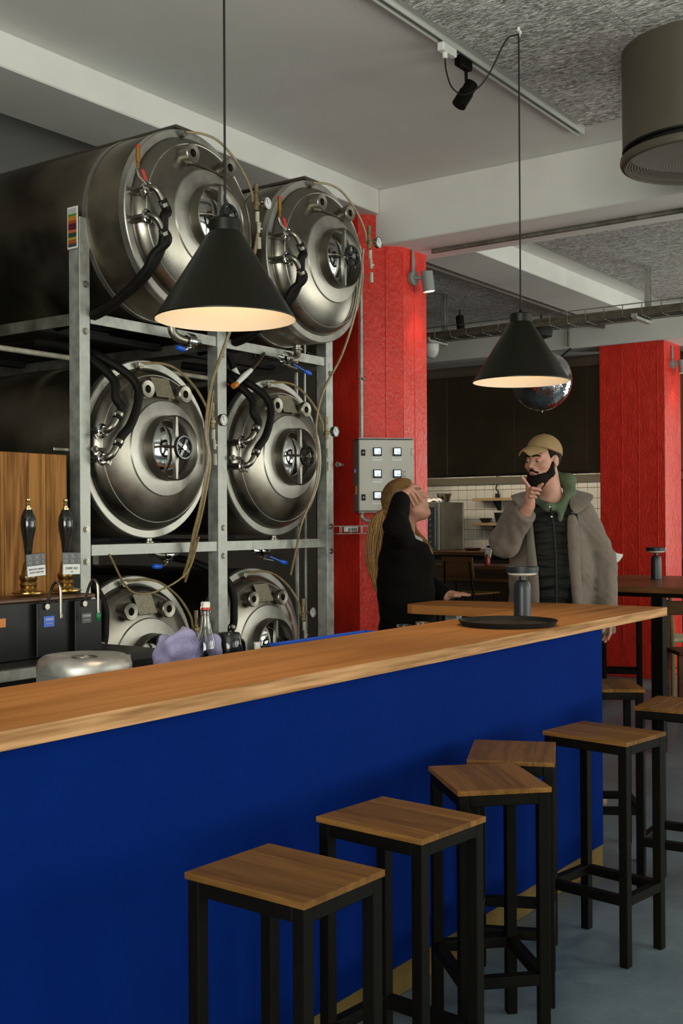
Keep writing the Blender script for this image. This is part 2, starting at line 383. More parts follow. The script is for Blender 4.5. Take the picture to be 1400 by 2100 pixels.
# beams
def beam(a, b, m=PAINT_B):
    c = [(a[i]+b[i])/2 for i in range(3)]; d = [b[i]-a[i] for i in range(3)]
    return struct('ceiling_beam', MB().box(c, d, b=.006), m)
beam((X0, 3.715, 3.287), (5.62, 4.15, ZC)); beam((6.12, 3.715, 3.287), (10.12, 4.15, ZC))
beam((5.625, Y0, 3.102), (6.12, Y1, ZC)); beam((10.12, Y0, 3.102), (10.62, 8.2, ZC))
beam((10.62, 3.715, 3.287), (12.25, 4.15, ZC))
# flush pipe along the soffit of the first cross beam
struct('trim_1', MB().tube([(5.90, 3.52, 3.089), (5.90, -3.3, 3.089)], .014, 8), GALV_D, smooth=40)
struct('trim_2', MB().tube([(6.14, 4.17, 3.272), (10.1, 4.17, 3.272)], .018, 8), mat('dark_pipe', (.06, .045, .035), .6), smooth=40)

# columns: octagonal one in front, rectangular one behind
def oct_(cx, cy, r):
    s = r*math.tan(PI/8); return [(cx-r, cy-s), (cx-s, cy-r), (cx+s, cy-r), (cx+r, cy-s), (cx+r, cy+s), (cx+s, cy+r), (cx-s, cy+r), (cx-r, cy+s)]
CX, CY, CR = 5.873, 3.956, .326
c1 = MB().prism(oct_(CX, CY, CR), 0, 3.286)
col1 = struct('column', c1, PAINT_RED)
# formwork board marks left standing proud on the chamfer and the front face
s8 = CR*math.tan(PI/8)
for (p, q, t) in (((CX-CR, CY-s8), (CX-s8, CY-CR), .62), ((CX-s8, CY-CR), (CX+s8, CY-CR), .02), ((CX-s8, CY-CR), (CX+s8, CY-CR), .5)):
    x, y = p[0]+(q[0]-p[0])*t, p[1]+(q[1]-p[1])*t
    MB().tube([(x, y, .02), (x+.002, y, 1.1), (x-.002, y, 2.0), (x, y, 3.08)], .0035, 5).build('board_mark', PAINT_RED, col1)
c2 = struct('column', MB().box((10.37, 3.925, 1.551), (.424, .63, 3.102), b=.004), PAINT_RED)
for y in (3.68, 3.86, 4.02):
    MB().tube([(10.157, y, .3), (10.157, y+.003, 1.3), (10.157, y-.003, 2.2), (10.157, y, 3.05)], .004, 5).build('board_mark', PAINT_RED, c2)

# ------------------------------------------------------------------ bar: blue front, oak top with a return
OAK = wood('oak_bar_top', (.64, .275, .088), (.38, .145, .038), 0, 3.2, .48, .8, .07, .0, .0, 3.0, kst=.10, kr_=(.0, .13))
OAK_Y = wood('oak_return_top', (.48, .195, .058), (.26, .092, .024), 1, 3.2, .48, .8, .09, .0, .0)
OAK_E = wood('oak_edge', (.60, .33, .155), (.24, .115, .04), 0, 9., .5, 1.45, .05, .0)
BLUE = mat('cobalt_blue_paint', (.0012, .0155, .135), .8, 0, .10, 2.2, .08, 160, spec=.03)
PLY = wood('raw_plywood', (.20, .135, .045), (.12, .075, .022), 0, 4, .6, .6, .08, .05)
bar = empty('bar_counter', (2.6, 1.904, 0), 0, 'long cobalt blue bar front standing behind the row of stools', 'bar counter')
L_ = lambda x, y, z: (x-2.6, y-1.904, z)
MB().box(L_(1.77, 1.934, .553), (5.60, .06, .917), b=.002).build('front_panel', BLUE, bar, 0)
MB().box(L_(1.77, 1.937, .047), (5.60, .06, .092), b=.002).build('plinth', PLY, bar, 0)
MB().box(L_(4.54, 2.17, .55), (.06, .40, .90)).build('end_panel', BLACK_M, bar, 0)
tag(bar.children[1], 'raw plywood kick board')
top = empty('oak_worktop', (2.6, 2.13, 1.012), 0, 'thick oak bar top with dark grain, lying on the blue bar front', 'counter top')
T_ = lambda x, y, z: (x-2.6, y-2.13, z-1.012)
a = MB().prism([(-1.0-2.6, 1.884-2.13), (5.288-2.6, 1.884-2.13), (5.262-2.6, 2.41-2.13), (4.796-2.6, 2.405-2.13), (-1.0-2.6, 2.352-2.13)], .0, .040).build('top_slab', OAK, top, 0)
MB().box(T_(2.144, 1.880, 1.032), (6.288, .008, .0405), b=.001).build('edge_band', OAK_E, top, 0)
rp = [(4.796, 2.4055), (5.262, 2.4105), (5.14, 3.00)]
rp += [(5.14-.05*(1-math.cos(t)), 3.0+.04*math.sin(t)) for t in (.6, 1.2, PI/2)]+[(4.84, 3.04), (4.80, 3.02), (4.786, 2.985)]
MB().prism([(x-2.6, y-2.13) for x, y in rp], -.004, .040).build('return_slab', OAK_Y, top, 0)
lg = MB().box(T_(4.98, 2.86, .504), (.06, .06, 1.0)); lg.build('support_post', GALV, top, 0)
# working shelf behind the bar
sh = empty('under_bar_shelf', (2.4, 2.66, 0), 0, 'steel working shelf behind the bar, under the swing-top bottle', 'shelf')
MB().box((.35, 0, .895), (3.7, .50, .03), b=.004).build('shelf_board', GALV_D, sh, 0)
for x in (-1.4, .35, 2.1): MB().box((x, .18, .44), (.04, .04, .88)).build('leg', GALV_D, sh, 0)

# ------------------------------------------------------------------ stools
SEAT = wood('stool_seat_wood', (.235, .112, .031), (.095, .041, .010), 1, 8, .4, .8, .12, .30, .05)
def stool(loc, rz, label, first=[None]):
    if first[0] is None:
        r = empty('bar_stool', loc, rz)
        wx, wy, h, t = .256, .316, .725, .031
        for k in range(4): pass
        b0 = MB().box((0, 0, 0), (.0661, .325, .014), b=.0007).build('seat_board', SEAT, r, 0, (-.0995, 0, h+.0075))
        for k in (1, 2, 3): same(b0, 'seat_board', r, (-.0995+k*.0663, 0, h+.0075))
        l0 = None
        for sx in (-1, 1):
            for sy in (-1, 1):
                q = (sx*(wx-t)/2, sy*(wy-t)/2, 0)
                if l0 is None: l0 = MB().box((0, 0, h/2), (t, t, h), b=.002).build('leg', BLACK, r, 0, q)
                else: same(l0, 'leg', r, q)
        a = MB().box((0, 0, 0), (wx-2*t, t, t), b=.002).build('apron_rail', BLACK, r, 0, (0, -(wy-t)/2, h-t/2)); same(a, 'apron_rail', r, (0, (wy-t)/2, h-t/2))
        c = MB().box((0, 0, 0), (t, wy-2*t, t), b=.002).build('apron_rail', BLACK, r, 0, (-(wx-t)/2, 0, h-t/2)); same(c, 'apron_rail', r, ((wx-t)/2, 0, h-t/2))
        z = .215
        same(a, 'foot_rail', r, (0, -(wy-t)/2, z)); same(a, 'foot_rail', r, (0, (wy-t)/2, z))
        same(c, 'foot_rail', r, (-(wx-t)/2, 0, z)); same(c, 'foot_rail', r, ((wx-t)/2, 0, z))
        first[0] = r
    else:
        r = copy_tree(first[0]); r.location = loc; r.rotation_euler = (0, 0, rz)
    tag(r, label, 'stool', 'bar stools with wooden seats and black frames')
    return r
dg_ = math.radians
stool((1.87, 1.482, 0), dg_(-2.4), 'largest bar stool in front, brown board seat, black frame, legs cut by the photo edge')
stool((2.375, 1.517, 0), dg_(-5.1), 'second bar stool from the front, board seat with pale and dark staves')
stool((2.885, 1.550, 0), dg_(-44.7), 'bar stool turned diagonally to the bar, third from the front')
stool((3.25, 1.655, 0), dg_(-65.5), 'bar stool pushed against the blue panel behind the diagonal stool')
stool((3.719, 1.545, 0), dg_(-8.2), 'whole bar stool with all four feet showing, near the end of the blue panel')
stool((4.44, 1.53, 0), dg_(94), 'bar stool with reddish seat cut off by the right edge of the photo')
s7 = stool((4.795, 1.975, 0), dg_(-58), 'bar stool just past the end of the blue panel, half hidden by it')
stool((9.05, 3.60, 0), dg_(25), 'dark stool frame far behind under the bar top overhang')

# ------------------------------------------------------------------ steel rack and six lying beer tanks
RX, RZ = (3.55, 4.42), (.845, 1.785, 2.725)
RY = 3.5
rack = empty('tank_rack', (3.97, RY, 0), 0, 'galvanised angle steel rack holding six beer tanks, bolted posts', 'rack')
def rb(c, d): return MB().box((c[0]-3.97, c[1]-RY, c[2]), d, b=.001)
for k, (xa, xb, zt) in enumerate(((3.110, 3.164, 2.70), (3.937, 3.999, 2.66), (4.783, 4.842, 2.66))):
    p = rb(((xa+xb)/2, RY+.003, zt/2), (xb-xa, .006, zt)); p.box((xa+.003-3.97, RY+.034-RY, zt/2), (.006, .056, zt)); p.build('front_post', GALV, rack, 0)
    bl = None
    for z in (2.43, 2.24, 1.44, 1.31, .5, .38):
        if bl is None: bl = MB().cyl((0, 0, 0), (0, -.009, 0), .011, seg=6).cyl((0, 0, 0), (0, -.004, 0), .015, seg=12).build('bolt', STEEL, rack, 30, ((xa+xb)/2+.004-3.97, 0, z))
        else: same(bl, 'bolt', rack, ((xa+xb)/2+.004-3.97, 0, z))
for x in (3.13, 3.97, 4.81): rb((x, 5.3, 1.2), (.05, .05, 2.4)).build('rear_post', GALV_D, rack, 0)
for z in (.40, 1.355, 2.299):
    rb((3.555, RY+.010, z), (.76, .006, .045)).build('front_rail', GALV, rack, 0); rb((4.39, RY+.010, z), (.775, .006, .045)).build('front_rail', GALV, rack, 0)
    for x in (3.118, 4.834): rb((x, 4.42, z-.008), (.006, 1.76, .048)).build('side_rail', GALV_D, rack, 0)
    rb((3.97, 4.42, z-.008), (.006, 1.76, .048)).build('side_rail', GALV_D, rack, 0)
    for x in RX:
        for yy in (3.9, 4.9): rb((x, yy, z+.0075), (.80, .05, .03)).build('cross_bar', BLACK_M, rack, 0); rb((x, yy, z+(.0395 if z < 1 else .032 if z < 2 else .0275)), (.14, .05, .034 if z < 1 else .02 if z < 2 else .011)).build('saddle', BLACK_M, rack, 0)
for x in (3.045, 4.845): rb((x+.06, 3.60, 1.765), (.10, .012, .012)).build('tie_rod', STEEL, rack, 0)
pc = MB().cyl((3.155-3.97, -.02, 1.765), (3.225-3.97, -.02, 1.765), .007, seg=8).cyl((3.165-3.97, -.02, 1.765), (3.178-3.97, -.02, 1.765), .014, seg=6); pc.build('tie_bolt', STEEL, rack)
pc = MB().cyl((4.0-3.97, -.02, 1.765), (4.075-3.97, -.02, 1.765), .007, seg=8).cyl((4.01-3.97, -.02, 1.765), (4.024-3.97, -.02, 1.765), .014, seg=6); pc.build('tie_bolt', STEEL, rack)
pc = MB().cyl((4.84-3.97, -.02, 1.765), (4.90-3.97, -.02, 1.765), .007, seg=8).cyl((4.85-3.97, -.02, 1.765), (4.864-3.97, -.02, 1.765), .014, seg=6); pc.build('tie_bolt', STEEL, rack)

DEP, RD = .118, .352
def dome_d(r): return DEP*math.sqrt(max(0, 1-(r/RD)**2.4))
DARKGLASS = mat('sight_glass', (.01, .008, .006), .08, coat=.3)
PLATE = mat('nameplate_metal', (.42, .38, .28), .4, .7, .25, 60)
DIAL = mat('gauge_dial', (.72, .72, .70), .35)
parts0 = {}
def shared(key, mk, name, parent, loc=(0, 0, 0), rot=None):
    if key not in parts0:
        o = mk().build(name, *parts0_m[key], None); parts0[key] = o; o.parent = parent
        o.location = loc
        if rot: o.rotation_euler = rot
        return o
    return same(parts0[key], name, parent, loc, rot)
parts0_m = {'shell': (STEEL_D,), 'ring': (STEEL_R,), 'head': (STEEL,), 'pad': (STEEL_R,), 'collar': (STEEL,), 'door': (STEEL_P,), 'bar': (STEEL_R,), 'arm': (STEEL,), 'wheel': (BLACK_G,), 'spoke': (BLACK_G,), 'hub': (STEEL_P,),
            'noz': (STEEL,), 'glass': (DARKGLASS,), 'plate': (PLATE,), 'stub': (STEEL,), 'clamp': (STEEL_P,), 'nut': (STEEL,), 'gauge': (STEEL,), 'dial': (DIAL,), 'needle': (BLACK_M,), 'stem': (BRASS_D,), 'fit': (PLUM,), 'tap': (RED_P,),
            'band': (STEEL_R,), 'elbow': (STEEL,), 'hosecl': (STEEL,), 'tag': (STEEL,)}
def tank(ix, iz, yf, label):
    top_row, low = iz == 2, iz == 0
    x, z = RX[ix]-(.02 if top_row and ix == 0 else 0)-(.01 if top_row and ix else 0), RZ[iz]-(.005 if top_row else 0)
    t = empty('beer_tank', (x, yf, z), 0, label, 'beer tank', 'lying beer tanks in the rack')
    RS = .388
    ln = 5.6-yf
    key = 'shell%d' % top_row; parts0_m[key] = (STEEL_D,)
    shared(key, lambda: MB().lathe([(RS-.012, .002), (RS-.002, .02), (RS-.002, ln-.2), (RS-.03, ln-.1), (.2, ln), (0, ln+.02)], ax='Y', seg=64), 'shell', t)
    shared('ring', lambda: MB().lathe([(RD-.004, -.006), (RD+.002, .003), (RS-.004, .004), (RS, 0), (RS, -.03), (RS-.006, -.03)], ax='-Y', seg=72), 'front_flange', t)
    prof = [(RD*math.sin(PI/2*k/22), dome_d(RD*math.sin(PI/2*k/22))) for k in range(23)]
    shared('head', lambda: MB().lathe(prof[::-1], ax='-Y', seg=72), 'domed_head', t)
    shared('seam', lambda: MB().torus((0, 0, 0), .318, .0028, 'Y', 64, 5), 'weld_seam', t, (0, -dome_d(.318), 0)) if True else 0
    shared('pad', lambda: MB().lathe([(.13, dome_d(.13)+.004)]+[(r, dome_d(r)+.005) for r in (.15, .17, .19, .203)]+[(.209, dome_d(.209)-.002)], ax='-Y', seg=56), 'reinforcing_pad', t)
    shared('collar', lambda: MB().lathe([(.130, .08), (.1335, .166), (.136, .169), (.140, .166), (.1415, .10), (.146, .092), (.142, .07)], ax='-Y', seg=56), 'manway_collar', t)
    shared('door', lambda: MB().lathe([(.1325, .110), (.122, .112), (.11, .120), (.085, .131), (.055, .139), (.025, .1425), (0, .143)], ax='-Y', seg=48), 'manway_door', t)
    shared('bar', lambda: MB().prism([(-.0045, -.133), (.0045, -.133), (.012, -.02), (.012, .02), (.0045, .133), (-.0045, .133), (-.012, .02), (-.012, -.02)], .150, .168), 'clamp_bar', t, (.004, 0, 0), (PI/2, 0, 0))
    shared('arm', lambda: MB().tube([(-.128, -.146, -.004), (-.06, -.158, .006), (0, -.160, .004)], .0055, 8), 'hinge_arm', t)
    wz = (.004, -.205, 0)
    w_ = shared('wheel', lambda: MB().torus((0, 0, 0), .047, .0085, 'Y', 36, 10), 'handwheel', t, wz)
    shared('spoke', lambda: MB().box((0, 0, 0), (.086, .009, .014), rot=(0, .5, 0)).box((0, 0, 0), (.014, .009, .086), rot=(0, .5, 0)), 'spoke', w_)
    shared('hub', lambda: MB().cyl((0, -.010, 0), (0, .05, 0), .011, seg=14), 'hub', w_)
    # sight nozzles and the plate between them
    for nx, nz in ((-.128, .243), (.10, .240)):
        n_ = shared('noz', lambda: MB().lathe([(.016, .010), (.017, .062), (.036, .064), (.039, .060), (.039, .044), (.033, .040), (.033, -.03)], ax='-Y', seg=28), 'sight_nozzle', t, (nx, -.068, nz))
        shared('glass', lambda: MB().lathe([(.0165, .03), (0, .032)], ax='-Y', seg=20), 'sight_glass', n_)
    if not top_row:
        shared('plate', lambda: MB().box((0, 0, 0), (.108, .003, .094), b=.001), 'nameplate', t, (-.006, -.094, .262), (-.42, .0, .0)) if not low else shared('plate', None, 'nameplate', t, (-.012, -.094, .268), (-.42, 0, 0))
    else:
        shared('strut', lambda: MB().tube([(-.10, 0, .004), (.075, 0, -.01)], .004, 6), 'strut', t, (0, -.105, .215))
    shared('tag', lambda: MB().cyl((0, 0, 0), (0, -.022, 0), .009, seg=10).box((0, -.02, .008), (.03, .014, .018), b=.002), 'gas_inlet', t, (-.072, -.008, .352))
    # side pipes, clamps, elbows
    dirn = -1 if top_row else 1
    for k, sz in enumerate((.055, -.057)):
        if low and k: break
        shared('stub', lambda: MB().cyl((0, .01, 0), (0, -.085, 0), .0155, seg=14), 'pipe_stub', t, (-.352, 0, sz))
        c = shared('clamp', lambda: MB().torus((0, 0, 0), .0235, .0065, 'Y', 26, 8).cyl((0, .004, 0), (0, -.004, 0), .022, seg=22), 'pipe_clamp', t, (-.352, -.094, sz), (0, (0.5 if k else 2.6), 0))
        shared('nut', lambda: MB().cyl((.024, 0, 0), (.044, 0, 0), .004, seg=8).box((.044, 0, .004), (.009, .008, .022), b=.001).box((.03, 0, 0), (.014, .012, .012)), 'wing_nut', c)
        e = [(-.352, -.098, sz), (-.350, -.118, sz+.002*dirn), (-.342, -.134, sz+.012*dirn), (-.330, -.140, sz+.030*dirn), (-.320, -.142, sz+.048*dirn)]
        ke = 'elbow%d%d' % (k, dirn); parts0_m[ke] = (STEEL,)
        shared(ke, lambda: MB().tube(spline(e, 4), .0145, 12), 'elbow', t)
        kh = 'hc%d%d' % (k, dirn); parts0_m[kh] = (STEEL,)
        h0 = Vector(e[-1]); hd = (Vector(e[-1])-Vector(e[-2])).normalized()
        if top_row:
            path = [[h0, h0+hd*.05, (-.318, -.15, -.06), (-.305, -.125, -.17), (-.315, -.05, -.275), (-.325, .08, -.35), (-.337, .20, -.405), (-.33, .45, -.43)],
                    [h0, h0+hd*.05, (-.322, -.10, -.20), (-.328, -.06, -.26), (-.338, .06, -.345), (-.352, .18, -.40), (-.345, .45, -.435)]][k]
        elif low:
            path = [[h0, h0+hd*.04, (-.285, -.135, .20), (-.285, -.13, .27), (-.32, -.10, .36), (-.40, .02, .43), (-.46, .15, .46)], [h0, (-.31, -.142, .02), (-.30, -.14, .1), (-.32, -.09, .22), (-.40, .05, .33), (-.46, .15, .40)]][k]
        else:
            path = [[h0, h0+hd*.05, (-.318, -.135, .19), (-.312, -.12, .26), (-.35, -.05, .335), (-.40, .05, .40), (-.44, .2, .43)],
                    [h0, h0+hd*.05, (-.245, -.15, .09), (-.200, -.145, .19), (-.200, -.125, .265), (-.265, -.07, .335), (-.33, .05, .40), (-.38, .2, .43)]][k]
        kk = 'hose%d%d' % (k, iz); parts0_m[kk] = (RUBBER,)
        hs = shared(kk, lambda: MB().tube(spline(path, 6), .0185 if not low else .0185, 12), 'coolant_hose', t)
        mid = h0+hd*.022
        kb = 'hcl%d%d' % (k, dirn); parts0_m[kb] = (STEEL,)
        shared(kb, lambda: MB().cyl(mid-hd*.007, mid+hd*.007, .0205, seg=16).box(mid+Vector((-.02, 0, 0)), (.014, .012, .012)), 'hose_clip', hs)
    # pressure gauge group on the right of the head
    s_ = shared('stem', lambda: MB().cyl((0, 0, -.03), (0, 0, .02), .011, seg=10).cyl((0, 0, .02), (0, 0, .045), .007, seg=8).cyl((0, 0, .045), (0, 0, .085), .010, seg=10).box((0, 0, 0), (.03, .022, .018), b=.003), 'relief_fitting', t, (.293, -.11, .135))
    g_ = shared('gauge', lambda: MB().lathe([(0, -.014), (.024, -.014), (.0275, -.010), (.0285, .008), (.026, .010), (.0245, .006)], ax='-Y', seg=28).cyl((-.045, .0, 0), (-.026, 0, 0), .005, seg=8), 'pressure_gauge', t, (.348, -.125, .145))
    shared('dial', lambda: MB().lathe([(.0245, .0062), (0, .0064)], ax='-Y', seg=24), 'dial', g_)
    shared('needle', lambda: MB().box((-.004, -.0072, .006), (.002, .001, .024), rot=(0, -.5, 0)).torus((0, -.0066, 0), .0185, .0006, 'Y', 24, 4), 'needle', g_)
    shared('fit', lambda: MB().cyl((0, 0, 0), (0, 0, -.045), .009, seg=10).cyl((.006, 0, -.045), (.010, 0, -.09), .0075, seg=8).cyl((.010, 0, -.11), (.012, 0, -.16), .009, seg=8).box((.02, 0, -.07), (.016, .01, .008)), 'valve_fitting', t, (.300, -.11, .10))
    if top_row:
        v = shared('relief', lambda: MB().cyl((0, 0, .03), (0, 0, .085), .0095, seg=12).cyl((0, 0, 0), (0, 0, .03), .006, seg=10), 'relief_valve', t, (-.392, -.085, .118))
        shared('cap', lambda: MB().cyl((0, 0, .084), (0, 0, .096), .0085, seg=12), 'valve_cap', v)
        shared('tap', lambda: MB().box((0, 0, 0), (.016, .014, .046), rot=(0, -.5, 0), b=.004), 'valve_lever', t, (-.376, -.10, .098))
        shared('tapb', lambda: MB().tube([(-.398, -.085, .12), (-.392, -.09, .09), (-.36, -.095, .062)], .008, 8), 'valve_body', t)
    # clear gas line over the top of the head
    kg = 'gl'; parts0_m[kg] = (TAN,)
    shared(kg, lambda: MB().tube(spline([(-.065, -.03, .366), (.02, -.06, .372), (.10, -.08, .352), (.20, -.09, .285), (.265, -.10, .20), (.283, -.10, .14)], 5), .0055, 8), 'gas_line', t)
    # outlet with butterfly valve
    sd = 1 if ix == 0 else -1
    oy = .145 if top_row else .03
    ko = 'out%d%d' % (sd, top_row); parts0_m[ko] = (STEEL,)
    shared(ko, lambda: MB().tube(spline([(.03, oy, -.380), (.03, oy, -.425), (.03+.018*sd, oy-.005, -.452), (.03+.055*sd, oy-.01, -.462), (.03+.085*sd, oy-.01, -.462)], 4), .0185, 14).torus((.03, oy, -.405), .022, .006, 'Z', 22, 6), 'outlet_elbow', t)
    vx = .03+.10*sd
    kv = 'bv%d%d' % (sd, top_row); parts0_m[kv] = (STEEL_P,)
    shared(kv, lambda: MB().cyl((vx-.014*sd, oy-.01, -.462), (vx+.014*sd, oy-.01, -.462), .032, seg=22).torus((vx-.018*sd, oy-.01, -.462), .026, .006, 'X', 20, 6).torus((vx+.018*sd, oy-.01, -.462), .026, .006, 'X', 20, 6).cyl((vx+.02*sd, oy-.01, -.462), (vx+.07*sd, oy-.01, -.458), .012, .009, seg=10).tube([(vx, oy-.02, -.485), (vx-.03, oy-.04, -.50), (vx-.055*sd-.02, oy-.05, -.512)], .0045, 6), 'butterfly_valve', t)
    kh = 'bh%d%d' % (sd, top_row); parts0_m[kh] = (BLUE_P,)
    hx = vx-.055*sd-.02
    if sd > 0: shared(kh, lambda: MB().tube([(hx+.006, oy-.05, -.512), (hx-.004, oy-.05, -.512), (hx-.035, oy-.052, -.510), (hx-.05, oy-.052, -.509)], [.006, .0105, .0115, .009], 10), 'valve_handle', t)
    else: shared(kh, lambda: MB().tube([(vx+.095, oy-.05, -.515), (vx+.105, oy-.05, -.518), (vx+.13, oy-.052, -.524), (vx+.14, oy-.052, -.526)], [.006, .0105, .0115, .008], 10).tube([(vx+.02, oy-.04, -.49), (vx+.095, oy-.05, -.515)], .004, 6), 'valve_handle', t)
    if top_row:
        shared('band', lambda: MB().lathe([(RS-.002, -.012), (RS+.003, -.012), (RS+.003, .012), (RS-.002, .012)], ax='Y', seg=64), 'strap_band', t, (0, .225, 0))
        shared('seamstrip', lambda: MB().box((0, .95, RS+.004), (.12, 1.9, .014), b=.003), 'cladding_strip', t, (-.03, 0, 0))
    return t
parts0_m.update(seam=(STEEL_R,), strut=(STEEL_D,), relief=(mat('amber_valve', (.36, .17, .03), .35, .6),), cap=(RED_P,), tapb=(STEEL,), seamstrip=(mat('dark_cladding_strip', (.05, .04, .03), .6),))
TK = {}
for iz, row in ((2, 'top'), (1, 'middle'), (0, 'bottom')):
    for ix, side in ((0, 'left'), (1, 'right')):
        lab = {(2, 0): 'steel beer tank on top of the rack partly hidden by the pendant lamp', (2, 1): 'steel beer tank on top of the rack next to the red column',
               (1, 0): 'middle steel beer tank whose round hatch mirrors a window, below the pendant lamp', (1, 1): 'middle steel beer tank beside the rack post nearest the red column',
               (0, 0): 'lowest steel beer tank behind the round metal tub, blank nameplate between two sight glasses', (0, 1): 'lowest steel beer tank behind the blue crate, cut off by the bar top'}[(iz, ix)]
        TK[(iz, ix)] = tank(ix, iz, (3.665 if ix == 0 else 3.715, 3.56, 3.28)[iz], lab)

# tubing and pipes between the tanks
def hose_thing(name, label, cat, paths, r, m, part='tube'):
    o = empty(name, paths[0][0], 0, label, cat)
    b = Vector(paths[0][0])
    for p in paths: MB().tube([q-b for q in spline(p, 6)], r, 8).build(part, m, o, 60)
    return o
def offs(p, d): return [(x+d[0], y+d[1], z+d[2]) for x, y, z in p]
pa = [(3.845, 3.17, 2.78), (3.862, 3.24, 2.58), (3.836, 3.335, 2.326), (3.799, 3.36, 2.204), (3.745, 3.37, 2.069), (3.709, 3.37, 1.874), (3.724, 3.37, 1.746), (3.711, 3.40, 1.554), (3.704, 3.44, 1.415), (3.711, 3.47, 1.318), (3.72, 3.52, 1.22)]
hose_thing('plastic_tubing', 'two tan plastic tubes running down beside the middle rack post', 'tubing', [pa, offs(pa, (.013, .006, .0)), offs(pa[4:], (.028, .012, -.02))], .0055, TAN)
pb = [(4.592, 3.13, 2.80), (4.604, 3.16, 2.638), (4.61, 3.20, 2.475), (4.584, 3.26, 2.285), (4.518, 3.32, 2.114), (4.506, 3.36, 1.947), (4.538, 3.37, 1.804), (4.535, 3.39, 1.635), (4.487, 3.44, 1.453), (4.49, 3.475, 1.332), (4.50, 3.52, 1.2)]
hose_thing('plastic_tubing', 'two tan plastic tubes hanging before the red column, from the right top tank', 'tubing', [pb, offs(pb, (.013, .01, .004))], .0055, TAN)
pc_ = [(3.17, 3.40, 1.34), (3.30, 3.42, 1.19), (3.45, 3.42, 1.175), (3.62, 3.40, 1.25), (3.74, 3.44, 1.40)]
hose_thing('plastic_tubing', 'thin tan tube sagging across the lowest tank beside the dark ale pump', 'tubing', [pc_], .0045, TAN)
hose_thing('coolant_pipe', 'pale horizontal pipe running behind the rack posts above the middle tanks', 'pipe', [[(1.6, 4.1, 2.235), (2.6, 4.1, 2.235), (3.6, 4.1, 2.235), (4.7, 4.1, 2.235)]], .013, PLUM, 'pipe')
v = empty('pipe_valve', (4.12, 3.56, 2.20), 0, 'white plastic valve with a red tip behind the middle rack post', 'valve')
MB().tube([(0, 0, 0), (.03, -.005, -.05), (.045, -.01, -.08)], [.014, .016, .013], 10).build('body', WHITE, v); MB().cyl((-.06, 0, -.075), (.0, 0, -.07), .012, seg=10).build('grip', RED_P, v); MB().tube(spline([(0, 0, 0), (-.03, .02, .07), (-.10, .05, .11), (-.2, .12, .12)], 4), .017, 10).build('hose_end', RUBBER, v)
v = empty('pipe_valve', (4.085, 3.46, 2.155), 0, 'white plastic valve with an amber tip above the middle right tank', 'valve')
MB().tube([(-.06, 0, -.045), (.0, 0, 0), (.045, 0, .03)], [.011, .014, .010], 10).build('body', WHITE, v); MB().cyl((-.085, 0, -.06), (-.06, 0, -.047), .014, seg=12).build('tip', ORANGE_P, v); MB().tube([(.045, 0, .03), (.14, .02, .10), (.2, .05, .13)], .009, 8).build('pipe', STEEL_D, v)
q = empty('cable_loop', (2.55, 3.55, 2.14), 0, 'pale looped cable hanging under the dark side rail at the left', 'cable')
MB().tube(spline([(.05, 0, .12), (.01, 0, .03), (-.02, 0, -.04), (-.03, 0, -.09), (0, 0, -.115), (.03, 0, -.09), (.03, 0, -.05), (.005, 0, -.01), (.03, 0, .0)], 5), .004, 6).build('cable', PLUM, q)
MB().box((.09, 0, .06), (.03, .02, .03), b=.003).build('junction_box', mat('amber_label', (.4, .33, .2), .5), q)
# vertical conduits behind the right tanks and on the column
for k, (x, y) in enumerate(((4.96, 3.83), (5.0, 3.87), (5.045, 3.84))):
    tag(MB().cyl((x, y, .0), (x, y, 3.2), .007, seg=8).build('conduit', GALV, None, 40), 'thin steel conduit standing between rack and red column, %s of three' % ('first', 'second', 'third')[k], 'conduit', 'conduits behind the rack')
cd = empty('conduit', (5.50, 3.77, 0), 0, 'grey conduit clipped down the red column beside the control box', 'conduit')
MB().tube([(.0, 0, 1.50), (-.0, 0, 2.0), (0, 0, 3.0)], .011, 10).build('pipe', GALV, cd); MB().tube(spline([(0, 0, 1.5), (.0, 0, 1.49), (.02, -.015, 1.472), (.05, -.05, 1.466), (.07, -.07, 1.47)], 4), .010, 8).build('bend', GALV, cd)
for z in (1.65, 2.3, 2.9): MB().box((.006, -.004, z), (.03, .03, .016), b=.002).build('clip', GALV_D, cd, 0)

# sticker on the rack post (stripes are print)
def stripes():
    m = bpy.data.materials.new('sticker_print'); m.use_nodes = True; nt = m.node_tree; b = nt.nodes['Principled BSDF']; L = nt.links.new
    tc = nd(nt, 'ShaderNodeTexCoord'); sp = nd(nt, 'ShaderNodeSeparateXYZ'); L(tc.outputs['Generated'], sp.inputs[0])
    cr = nd(nt, 'ShaderNodeValToRGB'); cr.color_ramp.interpolation = 'CONSTANT'; el = cr.color_ramp.elements
    cols = [(0, (.05, .05, .05)), (.08, (.35, .08, .02)), (.18, (.40, .28, .03)), (.24, (.03, .05, .03)), (.36, (.45, .12, .03)), (.44, (.10, .01, .02)), (.6, (.30, .06, .01)), (.68, (.48, .20, .02)), (.80, (.06, .22, .02)), (.85, (.45, .46, .43))]
    el[0].position = 0; el[0].color = (*cols[0][1], 1); el[1].position = cols[1][0]; el[1].color = (*cols[1][1], 1)
    for p, c in cols[2:]:
        e = el.new(p); e.color = (*c, 1)
    L(sp.outputs[2], cr.inputs[0]); L(cr.outputs[0], b.inputs['Base Color']); b.inputs['Roughness'].default_value = .4
    return m
st = empty('sticker', (3.1, 3.528, 2.655), 0, 'rounded white sticker with orange, green and dark stripes on the rack post top', 'sticker')
MB().box((0, 0, 0), (.003, .062, .17), b=.0012).build('backing', WHITE, st); MB().box((-.0022, 0, 0), (.0015, .048, .155)).build('print', stripes(), st, 0)

